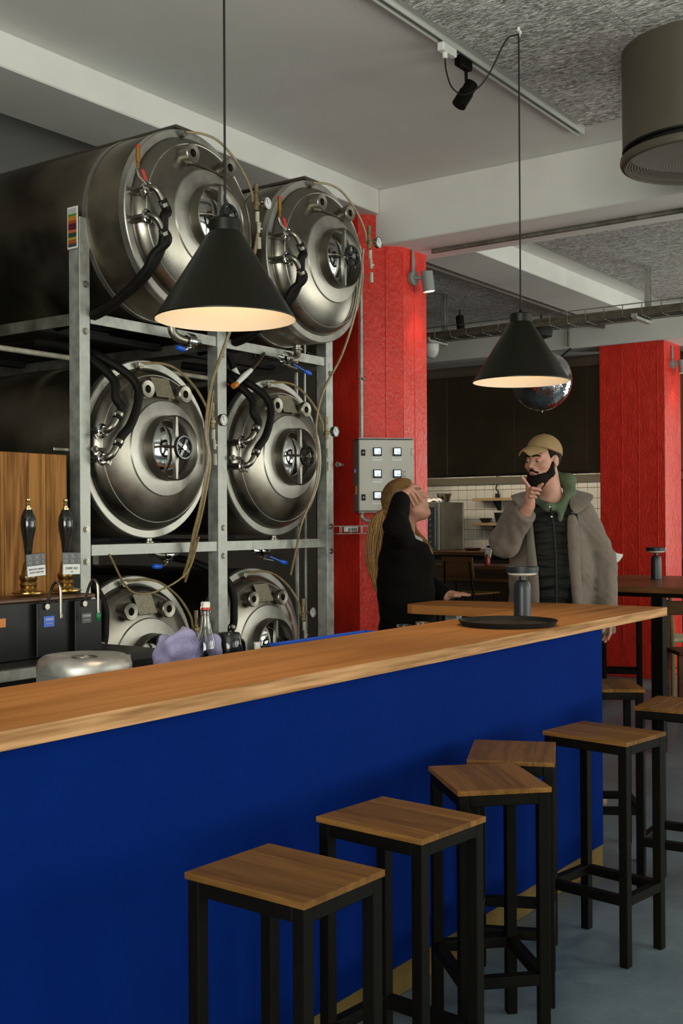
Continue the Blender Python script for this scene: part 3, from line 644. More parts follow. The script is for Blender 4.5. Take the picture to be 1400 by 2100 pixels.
# ------------------------------------------------------------------ pendant lamps over the bar
LAMP_OUT = mat('lamp_dark_enamel', (.007, .007, .0035), .38, coat=.05, spec=.25)
LAMP_IN = mat('lamp_white_enamel', (.74, .66, .54), .7)
BULB = mat('warm_bulb', (1, .85, .6), .3, emit=3, ecol=(1, .72, .42))
def pendant(x, y, label, top, hook=None):
    z = 2.012
    t = empty('pendant_lamp', (x, y, z), 0, label, 'lamp', None)
    MB().lathe([(.1885, 0), (.1885, .004), (.047, .232), (.043, .236), (.043, .266), (.040, .270), (.006, .271)], seg=56).build('shade', LAMP_OUT, t, 25)
    MB().lathe([(.1885, 0), (.1865, .003), (.045, .227), (0, .228)], seg=56).build('shade_lining', LAMP_IN, t, 25)
    MB().ball((0, 0, .135), .036, 16, 10).cyl((0, 0, .165), (0, 0, .225), .018, seg=12).build('bulb', BULB, t)
    MB().cyl((0, 0, .268), (0, 0, .285), .008, .005, seg=10).build('cord_grip', BLACK, t)
    MB().tube([(0, 0, .28), (0, 0, ZC-z-(.0 if hook is None else .045))], .0032, 6).build('cord', BLACK_M, t)
    l = bpy.data.lights.new('pendant_glow', 'POINT'); l.energy = 1.35; l.color = (1, .77, .53); l.shadow_soft_size = .05
    o = bpy.data.objects.new('pendant_glow', l); COL.objects.link(o); o.parent = t; o.location = (0, 0, .075)
    l2 = bpy.data.lights.new('pendant_beam', 'SPOT'); l2.energy = 11; l2.color = (1, .77, .53); l2.spot_size = 1.75; l2.spot_blend = .7; l2.shadow_soft_size = .04
    o = bpy.data.objects.new('pendant_beam', l2); COL.objects.link(o); o.parent = t; o.location = (0, 0, .09)
    if hook:
        MB().tube([(0, 0, ZC-z), (0, 0, ZC-z-.035), (.012, 0, ZC-z-.045), (.012, 0, ZC-z-.03)], .007, 8).build('ceiling_hook', WHITE, t)
        MB().tube(spline([(0, 0, ZC-z-.045), (-.03, .04, ZC-z-.07), (-.045, .10, ZC-z-.18), (-.05, .15, ZC-z-.235), (-.055, .215, ZC-z-.255), (-.055, .27, ZC-z-.215), (-.05, .298, ZC-z-.15), (-.05, .306, ZC-z-.10), (-.05, .306, ZC-z-.06)], 6), .0032, 6).build('slack_cord', BLACK_M, t)
        MB().cyl((-.05, .306, ZC-z-.035), (-.05, .306, ZC-z-.085), .011, seg=10).build('plug', WHITE, t)
    return t
pendant(2.313, 2.027, 'near black cone pendant lamp hanging in front of the beer tanks', 0)
pendant(4.063, 2.022, 'far black cone pendant lamp hanging over the tray end of the bar', 0, True)

# track with its adapter and black spotlight
trk = empty('lighting_track', (3.9, 2.328, ZC), 0, 'white ceiling lighting track along the edge of the wood-wool panels', 'track')
tm = mat('track_white', (.50, .49, .46), .5)
tb = MB()
for yy in (-.016, .016): tb.box((0, yy, -.015), (2.94, .006, .03))
tb.box((0, 0, -.003), (2.94, .03, .005)); tb.build('channel', tm, trk, 0)
MB().box((0, 0, -.010), (2.9, .012, .006)).build('conductor', BLACK_M, trk, 0)
MB().box((.13, 0, -.045), (.11, .032, .035), b=.004).build('adapter', WHITE, trk, 0)
spot = empty('track_spotlight', (4.165, 2.328, ZC-.034), 0, 'black cylindrical spotlight on the ceiling track beside the slack lamp cord', 'spotlight')
MB().box((0, 0, -.022), (.10, .034, .044), b=.005).build('adapter', BLACK, spot, 0)
MB().cyl((.02, 0, -.04), (.025, 0, -.115), .007, seg=10).build('arm', BLACK, spot)
ax = Vector((-.05, .045, -.11)).normalized(); c0 = Vector((.035, -.02, -.10))
MB().cyl(c0, c0+ax*.05, .028, seg=22).cyl(c0+ax*.046, c0+ax*.112, .031, seg=22).build('barrel', BLACK, spot)

# round air diffuser
duct = empty('air_diffuser', (4.70, 1.50, 2.945), 0, 'large grey cylindrical ventilation duct with perforated bottom at the top right', 'ventilation duct')
DUCT_M = mat('duct_paint', (.105, .09, .064), .5, .3, .12, 3)
MB().lathe([(.325, .055), (.327, ZC-2.945)], seg=72).build('drum', DUCT_M, duct)
MB().lathe([(.30, .03), (.30, .055), (.325, .055), (.327, .062)], seg=72).build('recessed_neck', BLACK_M, duct)
MB().lathe([(.334, .030), (.336, .012), (.330, .000), (.318, -.004), (.318, .006), (.328, .014), (.328, .03), (.30, .032)], seg=72).build('rim', DUCT_M, duct)
# perforated bottom sheet: rings of open holes as real geometry
g = MB(); nr = 26
rad = [.012+.306*k/nr for k in range(nr+1)]
for k in range(0, nr):
    r0, r1 = rad[k], rad[k]+(.306/nr)*.42
    n = 96
    vs = [(r*math.cos(2*PI*i/n), r*math.sin(2*PI*i/n), -.002-.006*math.sin(r*30)*0) for i in range(n) for r in (r0, r1)]
    g.add(vs, [(2*i, 2*i+1, (2*i+3) % (2*n), (2*i+2) % (2*n)) for i in range(n)])
for i in range(96):
    a = 2*PI*i/96; da = .0125; st_ = 0 if i % 4 == 0 else (.08 if i % 2 == 0 else .17)
    vs = []
    for r in (st_+.012, .318): 
        ww = .0032
        vs += [(r*math.cos(a)-ww/2*math.sin(a), r*math.sin(a)+ww/2*math.cos(a), -.0015), (r*math.cos(a)+ww/2*math.sin(a), r*math.sin(a)-ww/2*math.cos(a), -.0015)]
    g.add(vs, [(0, 1, 3, 2)])
tag(g.build('perforated_sheet', mat('grille_metal', (.30, .29, .25), .5, .3), duct, 0, weld=False), kind='stuff')
MB().lathe([(.3, .05), (.18, .09), (0, .10)], seg=48).build('inner_cone', mat('duct_inside', (.30, .29, .27), .6), duct)

# ------------------------------------------------------------------ things on the bar
tr = empty('serving_tray', (4.06, 2.085, 1.0525), 0, 'round black serving tray lying on the bar top', 'tray')
MB().lathe([(0, .0), (.165, .0), (.180, .003), (.192, .020), (.196, .021), (.194, .017), (.183, .0), (.165, -.0005)], seg=56).build('tray_rim', BLACK_M, tr)
MB().lathe([(0, .0035), (.165, .0035), (.172, .005)], seg=48).build('rubber_lining', mat('tray_lining', (.035, .026, .018), .45), tr)
LAMP_B = mat('lamp_blue_black', (.020, .024, .028), .38, .2)
def tlamp(loc, label, src=[None]):
    if src[0] is None:
        t = empty('table_lamp', loc)
        MB().lathe([(0, 0), (.034, 0), (.0355, .002), (.0345, .120), (.033, .145), (.027, .160), (.014, .166), (0, .167)], seg=36).build('stem', LAMP_B, t)
        MB().lathe([(0, .198), (.062, .198), (.066, .196), (.068, .220), (.066, .222), (.052, .222), (.050, .217), (0, .217)], seg=48).build('head', LAMP_B, t)
        MB().lathe([(.063, .1985), (.058, .190), (.042, .184), (.012, .181), (0, .181)], seg=48).build('diffuser', mat('opal_diffuser', (.80, .77, .72), .4), t)
        MB().cyl((0, 0, .160), (0, 0, .185), .012, seg=16).build('neck', LAMP_B, t)
        src[0] = t
    else:
        t = copy_tree(src[0]); t.location = loc
    return tag(t, label, 'lamp', 'cordless table lamps')
tlamp((4.302, 2.142, 1.0525), 'blue-black cordless mushroom lamp standing on the bar behind the round tray')
# high table with its lamp
tbl = empty('high_table', (7.55, 2.35, 0), 0, 'long high table with brown wooden top on black posts before the rear red column', 'table')
TBW = wood('table_wood', (.22, .10, .042), (.10, .042, .018), 1, 5, .4, 1., .09, .1, .2)
for k in range(6): MB().box((-.585+.234*k, 0, 1.03), (.232, 1.76, .04), b=.003).build('top_board', TBW, tbl, 0)
MB().box((0, 0, .997), (1.3, 1.60, .03)).build('top_frame', BLACK, tbl, 0)
for x in (-.62, .55):
    for y in (.19, -.75): MB().box((x*.88, y, .49), (.075, .075, .98), b=.003).build('post', BLACK, tbl, 0)
MB().box((-.62, -.22, .24), (.05, 1.0, .05)).build('foot_rail', BLACK, tbl, 0); MB().box((.55, -.22, .24), (.05, 1.0, .05)).build('foot_rail', BLACK, tbl, 0)
tlamp((7.72, 2.815, 1.0505), 'small cordless lamp standing on the high table before the red column')
# rush chair and dark chair at the right edge
OLIVE = wood('olive_chair_wood', (.24, .20, .10), (.12, .10, .05), 2, 6, .5, .8, .1, .1)
ch = empty('wooden_chair', (9.56, 3.22, 0), dg_(35.5), 'pale turned wooden chair showing between the table post and the photo edge', 'chair')
for sx in (-.19, .19):
    MB().tube([(sx, .18, 0), (sx, .18, .45), (sx, .20, .95)], [.018, .022, .015], 10).build('rear_post', OLIVE, ch)
    MB().tube([(sx, -.18, 0), (sx, -.18, .30), (sx, -.18, .47)], [.016, .022, .018], 10).build('front_leg', OLIVE, ch)
    MB().cyl((sx, -.18, .18), (sx, .18, .18), .010, seg=8).build('side_stretcher', OLIVE, ch)
MB().box((0, 0, .46), (.42, .40, .035), b=.012).build('seat', mat('rush_seat', (.36, .33, .22), .7, 0, .3, 40, .2, 120), ch, 0)
for z in (.62, .76, .90): MB().box((0, .19, z), (.36, .016, .06), b=.005).build('back_slat', OLIVE, ch, 0)
MB().cyl((-.19, -.18, .25), (.19, -.18, .25), .011, seg=8).build('front_stretcher', OLIVE, ch)
DKW = wood('dark_chair_wood', (.09, .045, .022), (.035, .018, .01), 0, 6, .45, .8, .1, .1)
def plychair(loc, rz, label, src=[None]):
    if src[0] is None:
        t = empty('bar_chair', loc, rz)
        MB().box((0, .185, 1.04), (.36, .012, .19), rot=(-.12, 0, 0), b=.005).build('backrest', DKW2, t, 0)
        MB().box((0, -.01, .80), (.39, .38, .014), b=.006).build('seat', DKW2, t, 0)
        l = MB().tube([(.19, .22, 0), (.165, .165, .79), (.14, .19, 1.1)], .0105, 8).build('leg', BLACK, t)
        MB().tube([(-.19, .22, 0), (-.165, .165, .79), (-.14, .19, 1.1)], .0105, 8).build('leg', BLACK, t)
        MB().tube([(.19, -.19, 0), (.165, -.15, .79)], .0105, 8).build('leg', BLACK, t); MB().tube([(-.19, -.19, 0), (-.165, -.15, .79)], .0105, 8).build('leg', BLACK, t)
        src[0] = t
    else:
        t = copy_tree(src[0]); t.location = loc; t.rotation_euler = (0, 0, rz)
    return tag(t, label, 'chair', 'plywood bar chairs by the kitchen')
DKW2 = wood('brown_plywood_chair', (.20, .10, .038), (.09, .042, .016), 0, 4, .4, .6, .1, .15)
plychair((9.22, 5.12, 0), dg_(82), 'brown plywood bar chair in front of the kitchen, its back beside the red bottle')
plychair((9.20, 5.72, 0), dg_(95), 'plywood bar chair in the shade beyond the woman\'s lower arm')
dc = empty('dark_chair', (8.72, 2.86, 0), dg_(-54.5), 'dark brown chair at the right edge beyond the high table post', 'chair')
MB().box((0, .18, .77), (.40, .03, .11), b=.008).build('backrest', DKW, dc, 0); MB().box((0, 0, .45), (.40, .38, .03), b=.008).build('seat', DKW, dc, 0)
for sx in (-.18, .18):
    MB().box((sx, .18, .41), (.035, .035, .82), b=.004).build('rear_leg', DKW, dc, 0); MB().box((sx, -.16, .22), (.035, .035, .44), b=.004).build('front_leg', DKW, dc, 0)

# ------------------------------------------------------------------ behind the bar: back counter, hand pumps, wooden board
bc = empty('back_counter', (1.6, 3.2, 0), 0, 'dark back counter with a steel edge carrying the two hand pumps', 'counter')
MB().box((0, 0, .485), (2.9, .40, .97)).build('cabinet_body', BLACK_M, bc, 0)
MB().box((0, .02, .985), (2.9, .44, .03)).build('worktop', mat('dark_worktop', (.03, .026, .022), .4), bc, 0)
MB().box((0, -.235, .982), (2.52, .02, .036), b=.003).build('steel_edge', GALV, bc, 0)
mt = MB()
for k in range(22):
    mt.box((.29+.028*k-.25, -.14, 1.003), (.012, .16, .006))
for k in range(6): mt.box((.33, -.21+.03*k, 1.003), (.62, .008, .005))
tag(mt.build('drip_mat', BLACK_M, bc, 0), kind='stuff')
PINE = wood('oiled_pine', (.36, .165, .045), (.13, .05, .012), 2, 9, .5, 1.25, .06, .26, 0, 2.6)
bd = empty('wooden_board', (2.40, 3.43, 1.0), 0, 'upright brown wooden backboard of vertical planks behind the hand pumps', 'board')
for k, w_ in enumerate((.10, .085, .11, .075, .09, .10, .085, .095, .11, .07)):
    xx = .572-sum((.10, .085, .11, .075, .09, .10, .085, .095, .11, .07)[:k+1])+w_/2
    MB().box((xx, (.0, .003, -.002)[k % 3], .365), (w_-.0012, .02, .73), b=.002).build('plank', PINE, bd, 0)
MB().box((.08, .025, .4), (.8, .02, .06)).build('batten', PINE, bd, 0)
q = empty('steel_fitting', (2.52, 3.50, 1.73), 0, 'small steel bracket fitting peeping over the top of the wooden board', 'bracket')
MB().box((0, 0, .025), (.06, .03, .06), b=.004).build('plate', GALV_D, q, 0); MB().lathe([(.0, .075), (.012, .072), (.014, .06), (.006, .055), (.006, .02)], seg=14).build('nut', STEEL, q)
MB().box((0, 0, -.36), (.04, .03, .72)).build('stem', GALV_D, q, 0)

PRINT_W = mat('print_white', (.70, .69, .68), .5); PRINT_K = mat('print_black', (.012, .012, .012), .5); PRINT_G = mat('print_grey', (.28, .28, .28), .5)
BLACK_P = mat('black_front_plate', (.007, .007, .007), .4, spec=.25)
CARD_K = mat('clip_black', (.016, .017, .018), .35)
def pump(x, y, label, lines, badge, sparkler, tilt=0.):
    t = empty('hand_pump', (x, y, 1.0), 0, label, 'beer pump', 'hand pumps on the back counter')
    MB().box((.012, -.084, .10), (.125, .006, .185), b=.002).build('front_plate', BLACK_P, t, 0)
    MB().lathe([(.052, .220), (.056, .222), (.056, .226), (.030, .232), (.026, .240), (.030, .252), (.026, .262), (.031, .272), (.031, .282), (.023, .290), (.020, .31), (.016, .33), (0, .33)], c=(0, .02, 0), seg=28).build('brass_base', BRASS, t)
    MB().lathe([(.011, .325), (.013, .36), (.017, .40), (.0255, .445), (.027, .465), (.0245, .49), (.014, .515), (.0, .517)], c=(0, .02, 0), seg=26).build('handle', BLACK_G, t)
    MB().lathe([(.0125, .514), (.0125, .521), (.008, .523), (.0075, .529), (.009, .533), (.006, .540), (.0085, .546), (.0085, .552), (.004, .556), (0, .557)], c=(0, .02, 0), seg=18).build('finial', mat('pale_brass', (.62, .47, .22), .25, 1), t)
    MB().tube(spline([(-.013, -.088, .180), (-.010, -.098, .205), (-.006, -.112, .245), (-.003, -.126, .264), (.0, -.141, .256), (.001, -.147, .232), (.001, -.148, .17), (.001, -.148, .155)], 6), .0052, 10).build('swan_neck', STEEL, t)
    MB().cyl((-.013, -.085, .180), (-.013, -.097, .180), .011, seg=6).build('neck_nut', STEEL, t)
    MB().cyl((.001, -.148, .156), (.001, -.148, .143), .007, seg=12).build('nozzle', STEEL, t)
    if sparkler: MB().lathe([(.008, .150), (.011, .140), (.009, .125), (.005, .119), (0, .119)], c=(.001, -.148, 0), seg=14).build('sparkler', GREEN_P, t)
    b_ = MB().box((.0, -.0885, .128), (.046, .003, .038), b=.001).build('badge', BLUE_P if badge else CARD_K, t, 0)
    for z in (.142, .130, .113): MB().box((.0, -.0905, z), (.040, .0008, .0010)).build('rule', PRINT_G, b_, 0)
    text('ANGRAM', .0085, PRINT_W, b_, (0, -.0906, .1355), (PI/2, 0, 0))
    MB().box((.0, -.0906, .121), (.030, .0006, .003)).build('small_print', PRINT_G, b_, 0)
    cl = MB().box((0, 0, .0), (.082, .004, .080), b=.001).build('pump_clip', CARD_K, t, 0); cl.location = (-.012 if badge else -.022, -.034, .322); cl.rotation_euler = (0, tilt, 0)
    MB().box((0, -.0028, -.0205), (.078, .002, .036)).build('clip_card', PRINT_W, cl, 0)
    for k, xx in enumerate((-.025, .006, .034)):
        ww = .025 if k < 2 else .011
        fr = MB()
        for zz in (.020, .034): fr.box((xx, -.0025, zz), (ww, .001, .0012))
        for dx in (-ww/2, ww/2): fr.box((xx+dx, -.0025, .027), (.0012, .001, .014))
        fr.build('frame_mark', PRINT_G, cl, 0)
        for r_ in range(2): MB().box((xx-(.003 if r_ else 0), -.0028, .0245+.005*r_), (ww*.55, .001, .0026)).build('small_print', PRINT_G, cl, 0)
        for r_ in range(3): MB().box((xx-(.002 if r_ else 0), -.0028, .004+.0045*r_), (ww*(.8 if r_ else .6), .001, .0018)).build('small_print', PRINT_G, cl, 0)
    for s_, z, b2 in lines: text(b2, s_, PRINT_K, cl, (0, -.0042, z), (PI/2, 0, 0))
    return t
pump(2.613, 3.19, 'hand pump with red ale clip and blue badge, nearer the middle of the wooden board', [(.0085, -.0145, 'SMOOTH DIABLO'), (.0085, -.0255, 'FLEET\'S RED IPA')], True, False, -.06)
pump(2.782, 3.19, 'hand pump whose white card reads DARK ALE, green spout tip, beside the rack post', [(.0125, -.017, 'DARK ALE'), (.0055, -.029, '4.7%')], False, True, .02)
q = empty('pump_cabinet', (2.60, 3.20, 1.0), 0, 'long dark pump cabinet with a brown wooden cap under the two hand pumps', 'cabinet')
MB().box((.0, .0, .100), (.46, .15, .198), b=.004).build('casing', BLACK_P, q, 0); MB().box((.0, .0, .205), (.48, .17, .014), b=.004).build('wooden_cap', mat('dark_red_wood', (.10, .045, .018), .45, 0, .3, 30), q, 0); MB().box((-.17, -.077, .135), (.035, .004, .03), b=.001).build('orange_mark', ORANGE_P, q, 0); MB().box((.075, -.077, .175), (.02, .004, .045), b=.001).build('wood_strip', DKW, q, 0)

# round tub, bottle, cloth, crate, glasses, jug
tub = empty('metal_tub', (2.36, 2.64, .9105), 0, 'round pale metal tub with a recessed lid behind the bar top at the left', 'tub')
ALU = mat('worn_aluminium', (.58, .56, .53), .42, .75, .25, 14, .05, 60, .12)
MB().lathe([(0, .0), (.138, .0), (.142, .004), (.142, .108)], seg=64).build('body', ALU, tub)
MB().lathe([(.1422, .1085), (.1425, .128), (.136, .146), (.122, .156), (.105, .158), (.095, .155), (.060, .150), (.040, .150), (.036, .146), (.034, .138), (0, .136)], seg=64).build('lid', ALU, tub)
MB().torus((0, 0, .150), .037, .0025, 'Z', 36, 6).build('lid_ring', STEEL, tub)
bt = empty('swing_top_bottle', (2.825, 2.57, .9105), 0, 'clear swing-top bottle with white stopper standing among the lilac cloth', 'bottle')
MB().lathe([(0, .002), (.030, .002), (.034, .008), (.035, .03), (.035, .135), (.031, .165), (.020, .20), (.0155, .225), (.0145, .262), (.017, .264), (.017, .272), (.014, .273), (.0125, .262), (.0135, .225), (.018, .198), (.029, .163), (.033, .134), (.033, .012), (0, .008)], seg=32).build('glass_body', GLASSM, bt)
MB().lathe([(.0, .271), (.0155, .273), (.016, .288), (.013, .292), (0, .293)], seg=20).build('stopper', WHITE, bt)
MB().lathe([(.0145, .264), (.0175, .266), (.0175, .273), (.0145, .274)], seg=20).build('gasket', RED_P, bt)
MB().tube(spline([(-.018, 0, .245), (-.024, 0, .27), (-.017, -.004, .287), (0, -.006, .29), (.017, -.004, .287), (.024, 0, .27), (.018, 0, .245)], 4), .0014, 6).torus((0, 0, .247), .017, .0014, 'Z', 24, 6).build('wire_bail', STEEL, bt)
cr = empty('blue_crate', (3.56, 2.535, .9105), dg_(-1), 'bright blue plastic crate whose rim shows along the back of the bar top', 'crate')
x_, y_, h_ = .29, .10, .104
MB().box((0, -y_, h_/2), (2*x_, .006, h_)).build('side_wall', BLUE_P, cr, 0); MB().box((0, y_, h_/2), (2*x_, .006, h_)).build('side_wall', BLUE_P, cr, 0)
MB().box((-x_, 0, h_/2), (.006, 2*y_, h_)).build('end_wall', BLUE_P, cr, 0); MB().box((x_, 0, h_/2), (.006, 2*y_, h_)).build('end_wall', BLUE_P, cr, 0)
MB().box((0, 0, .004), (2*x_, 2*y_, .006)).build('base', BLUE_P, cr, 0)
rm = MB()
for yy in (-y_-.004, y_+.004): rm.box((0, yy, h_), (2*x_+.03, .018, .012), b=.003)
for xx in (-x_-.004, x_+.004): rm.box((xx, 0, h_), (.018, 2*y_+.03, .012), b=.003)
rm.build('rim', BLUE_P, cr, 0)
for (x, y, lab) in ((4.025, 2.55, 'short clear drinking glass behind the bar top, the one nearer the blue crate'), (4.175, 2.55, 'short clear drinking glass behind the bar top, the one nearer the tray')):
    gl = MB().lathe([(0, .0), (.024, .0), (.026, .003), (.032, .122), (.0325, .123), (.031, .122), (.0245, .012), (0, .010)], c=(0, 0, 0), seg=28).build('drinking_glass', GLASSM, None); gl.location = (x, y, .9105); tag(gl, lab, 'glass', 'drinking glasses behind the bar')
jg = empty('black_jug', (3.0, 2.62, .9105), 0, 'small glossy black jug behind the bar top left of the blue crate', 'jug')
MB().lathe([(0, 0), (.042, 0), (.046, .01), (.047, .12), (.040, .165), (.036, .172), (.033, .165), (0, .15)], seg=28).build('body', BLACK_G, jg); MB().tube(spline([(.045, 0, .14), (.075, 0, .135), (.078, 0, .08), (.046, 0, .05)], 5), .006, 8).build('handle', BLACK_G, jg)
sb = empty('white_cork_bottle', (3.045, 2.53, .9105), 0, 'little bottle with a white stopper just above the bar top beside the black jug', 'bottle')
MB().lathe([(0, 0), (.018, 0), (.02, .006), (.02, .075), (.009, .095), (.009, .11), (0, .11)], seg=20).build('body', mat('dark_bottle', (.02, .012, .006), .1), sb); MB().lathe([(.0, .109), (.011, .110), (.012, .14), (0, .141)], seg=16).build('stopper', WHITE, sb)

# ------------------------------------------------------------------ control box on the column chamfer
cbx = empty('control_box', (5.512, 3.606, 1.731), dg_(-45), 'pale steel control box with five small lit displays on the front red column', 'control box')
BOX = mat('control_box_paint', (.52, .50, .44), .5, 0, .08, 3)
MB().box((0, .09, 0), (.325, .18, .415), b=.004).build('case', mat('control_box_side', (.42, .40, .35), .5), cbx, 0)
MB().box((0, -.004, 0), (.322, .008, .405), b=.002).build('door', BOX, cbx, 0)
for z in (.130, -.128):
    lk = MB().box((-.137, -.0095, z), (.024, .003, .036)).build('lock', BLACK_M, cbx, 0); MB().cyl((-.137, -.010, z), (-.137, -.015, z), .006, seg=12).build('lock_barrel', GALV_D, lk)
tl = MB()
for zz in (.155, .117): tl.box((.153, -.0085, zz), (.016, .001, .0015))
tl.box((.145, -.0085, .136), (.0015, .001, .038)); tl.build('hinge_outline', PRINT_K, cbx, 0)
SCREEN = mat('meter_screen', (.7, .75, .8), .3, emit=.55, ecol=(.80, .90, 1))
for k, (x, z) in enumerate(((-.055, .135), (.062, .135), (-.055, .008), (.062, .008), (-.055, -.118))):
    m_ = MB().box((x, -.012, z), (.050, .012, .050), b=.003).build('meter', BLACK_M, cbx, 0)
    MB().box((x, -.0186, z+.003), (.038, .0012, .034)).build('display', SCREEN, m_, 0)
    text(('1.8', '3.3', '2.1', '4.0', '1.2')[k], .013, mat('digit_grey', (.3, .34, .38), .5), m_, (x+.006, -.0196, z-.004), (PI/2, 0, 0))
    for q_ in (-.012, -.004, .004, .012): MB().box((x+q_, -.0188, z-.019), (.005, .001, .004)).build('key', PRINT_G, m_, 0)
    MB().box((x, -.0087, z-.040), (.056, .0012, .021)).build('label_strip', PRINT_W, cbx, 0)
    for q_ in range(6): MB().box((x-.02+.008*q_, -.0096, z-.037), (.0055, .0006, .005)).build('small_print', PRINT_G, cbx, 0)
for z, s_ in ((.020, 'Tank'), (.007, 'of'), (-.006, 'Flow')): text(s_, .010, PRINT_K, cbx, (.094, -.0088, z), (PI/2, 0, 0), align='LEFT')
MB().box((-.166, .08, -.085), (.012, .035, .055), b=.003).build('isolator_switch', ORANGE_P, cbx, 0); MB().cyl((-.163, .10, .028), (-.172, .10, .028), .012, seg=14).build('signal_lamp', mat('blue_white_lamp', (.4, .5, .8), .3), cbx)
MB().cyl((.09, .06, .207), (.09, .06, .213), .014, seg=14).build('cable_gland', BLACK_M, cbx)
for z in (.213, -.2125): MB().box((0, .07, z), (.33, .17, .004)).build('edge_flange', GALV, cbx, 0)

# wire cable tray beside the column with labelled fittings
wt = empty('wire_tray', (4.90, 3.50, 1.40), dg_(0), 'short wire basket tray with labels between the rack and the red column', 'cable tray')
b_ = MB()
for z in (0, .04):
    for y in (0, .06): b_.tube([(-.03, y, z), (.52, y, z)], .0025, 6)
for x in (.0, .10, .20, .30, .40, .50): b_.tube([(x, .06, .04), (x, .06, 0), (x, 0, 0), (x, 0, .04)], .0025, 6)
b_.build('basket', GALV, wt)
for x, ww in ((.13, .11), (.34, .09)):
    c_ = MB().box((x, .02, .025), (ww, .02, .03), b=.002).build('labelled_block', PRINT_W, wt, 0); MB().box((x, .008, .022), (ww*.75, .002, .014)).build('print_strip', mat('green_print', (.08, .14, .06), .5), c_, 0)

# spotlights on the two columns
SPOTG = mat('spot_grey_paint', (.23, .25, .24), .45)
def colspot(x, y, z, label, on=True):
    t = empty('column_spotlight', (x, y, z), 0, label, 'spotlight', 'grey spotlights on the red columns')
    MB().cyl((0, .0, 0), (0, -.022, 0), .045, seg=24).build('wall_plate', SPOTG, t)
    MB().tube([(.0, -.008, .03), (.0, -.010, .10), (0, -.008, .17)], [.010, .012, .009], 8).build('cable_cover', SPOTG, t)
    MB().tube([(0, -.02, 0), (.02, -.06, 0), (.03, -.08, -.01)], .010, 8).build('arm', SPOTG, t)
    MB().cyl((.035, -.085, .035), (.045, -.095, -.085), .036, seg=24, cap=False).lathe([(.036, 0), (0, .001)], c=(.035, -.085, .035), seg=20).build('barrel', SPOTG, t)
    MB().lathe([(.034, 0), (0, 0)], c=(.0445, -.094, -.079), seg=20).build('lens', mat('spot_lens', (1, .9, .75), .3, emit=6, ecol=(1, .8, .6)), t)
    l = bpy.data.lights.new('spot_beam', 'SPOT'); l.energy = 4; l.color = (1, .78, .55); l.spot_size = 1.5; l.spot_blend = .8; l.shadow_soft_size = .03
    o = bpy.data.objects.new('spot_beam', l); COL.objects.link(o); o.parent = t; o.location = (.046, -.096, -.10); o.rotation_euler = (.0, 0, 0)
    return t
colspot(5.838, 3.629, 2.93, 'small grey spotlight glowing on the front red column')
colspot(10.33, 3.609, 2.90, 'small grey spotlight glowing on the rear red column')

# ------------------------------------------------------------------ ceiling services of the rear bay
ct = empty('cable_tray', (8.35, 3.0, 3.0), 0, 'wire cable tray full of cables hung across the rear bay on two slotted brackets', 'cable tray')
b_ = MB()
for z in (0, .09):
    for x in (-.11, .11): b_.tube([(x, -1.6, z), (x, 4.0, z)], .004, 6)
for x in (-.055, 0, .055): b_.tube([(x, -1.6, 0), (x, 4.0, 0)], .004, 6)
for k in range(38):
    y = -1.55+k*.15; b_.tube([(-.11, y, .09), (-.11, y, 0), (.11, y, 0), (.11, y, .09)], .004, 5)
b_.build('basket', GALV_D, ct)
CAB = mat('cable_grey', (.12, .10, .07), .5, 0, .4, 20)
for k, (x, z, r) in enumerate(((-.07, .018, .014), (-.035, .02, .018), (.0, .016, .012), (.03, .02, .017), (.07, .018, .015), (-.05, .045, .012), (.01, .047, .014), (.045, .045, .011))):
    MB().tube([(x+.01*math.sin(k+y_*2.1), y_, z+.004*math.sin(3*y_+k)+.006) for y_ in [-1.55+.28*i for i in range(20)]], r*1.45, 8).build('cable', CAB, ct)
for y in (.14, 1.94):
    br = MB()
    for dx in (-.02, .02): br.box((.13+dx, y, .21), (.004, .04, .46))
    for k in range(12): br.box((.13, y+.018, -.0+.038*k), (.04, .004, .022))
    br.build('hanger_bracket', GALV, ct, 0)
    MB().box((.0, y, -.022), (.30, .04, .02)).box((-.16, y, -.01), (.02, .04, .03)).build('cantilever_arm', GALV, ct, 0)
# mirror ball with its motor
ball = empty('mirror_ball', (8.343, 3.97, 2.583), dg_(20), 'silver mirror ball hanging behind the far pendant lamp', 'mirror ball')
RB = .243; bm_ = MB(); rn = random.Random(2); nrow = 58
for i in range(nrow):
    t0, t1 = PI*(i+.08)/nrow, PI*(i+.92)/nrow; tm_ = (t0+t1)/2; n = max(6, int(2*PI*math.sin(tm_)/(PI/nrow)))
    for k in range(n):
        a0, a1 = 2*PI*(k+.08)/n, 2*PI*(k+.92)/n; j = [rn.uniform(-.0007, .0007) for _ in range(4)]
        bm_.add([(( RB+j[q])*math.sin(t)*math.cos(a), (RB+j[q])*math.sin(t)*math.sin(a), (RB+j[q])*math.cos(t)) for q, (t, a) in enumerate(((t0, a0), (t1, a0), (t1, a1), (t0, a1)))], [(0, 1, 2, 3)])
tag(bm_.build('mirror_facets', mat('mirror_glass', (.86, .89, .92), .12, 1), ball, 0, weld=False), kind='stuff')
MB().ball((0, 0, 0), RB-.003, 48, 32).build('core', mat('mirror_ball_core', (.10, .10, .11), .4, .5), ball)
MB().cyl((0, 0, RB-.01), (0, 0, RB+.02), .025, .018, seg=16).cyl((0, 0, -RB+.004), (0, 0, -RB-.015), .010, .006, seg=12).build('end_caps', STEEL, ball)
MB().cyl((0, 0, RB+.02), (0, 0, .40), .0018, seg=5).build('chain', STEEL, ball)
mo = empty('ball_motor', (8.343, 3.97, 2.978), 0, 'black mirror ball motor under the cable tray', 'motor')
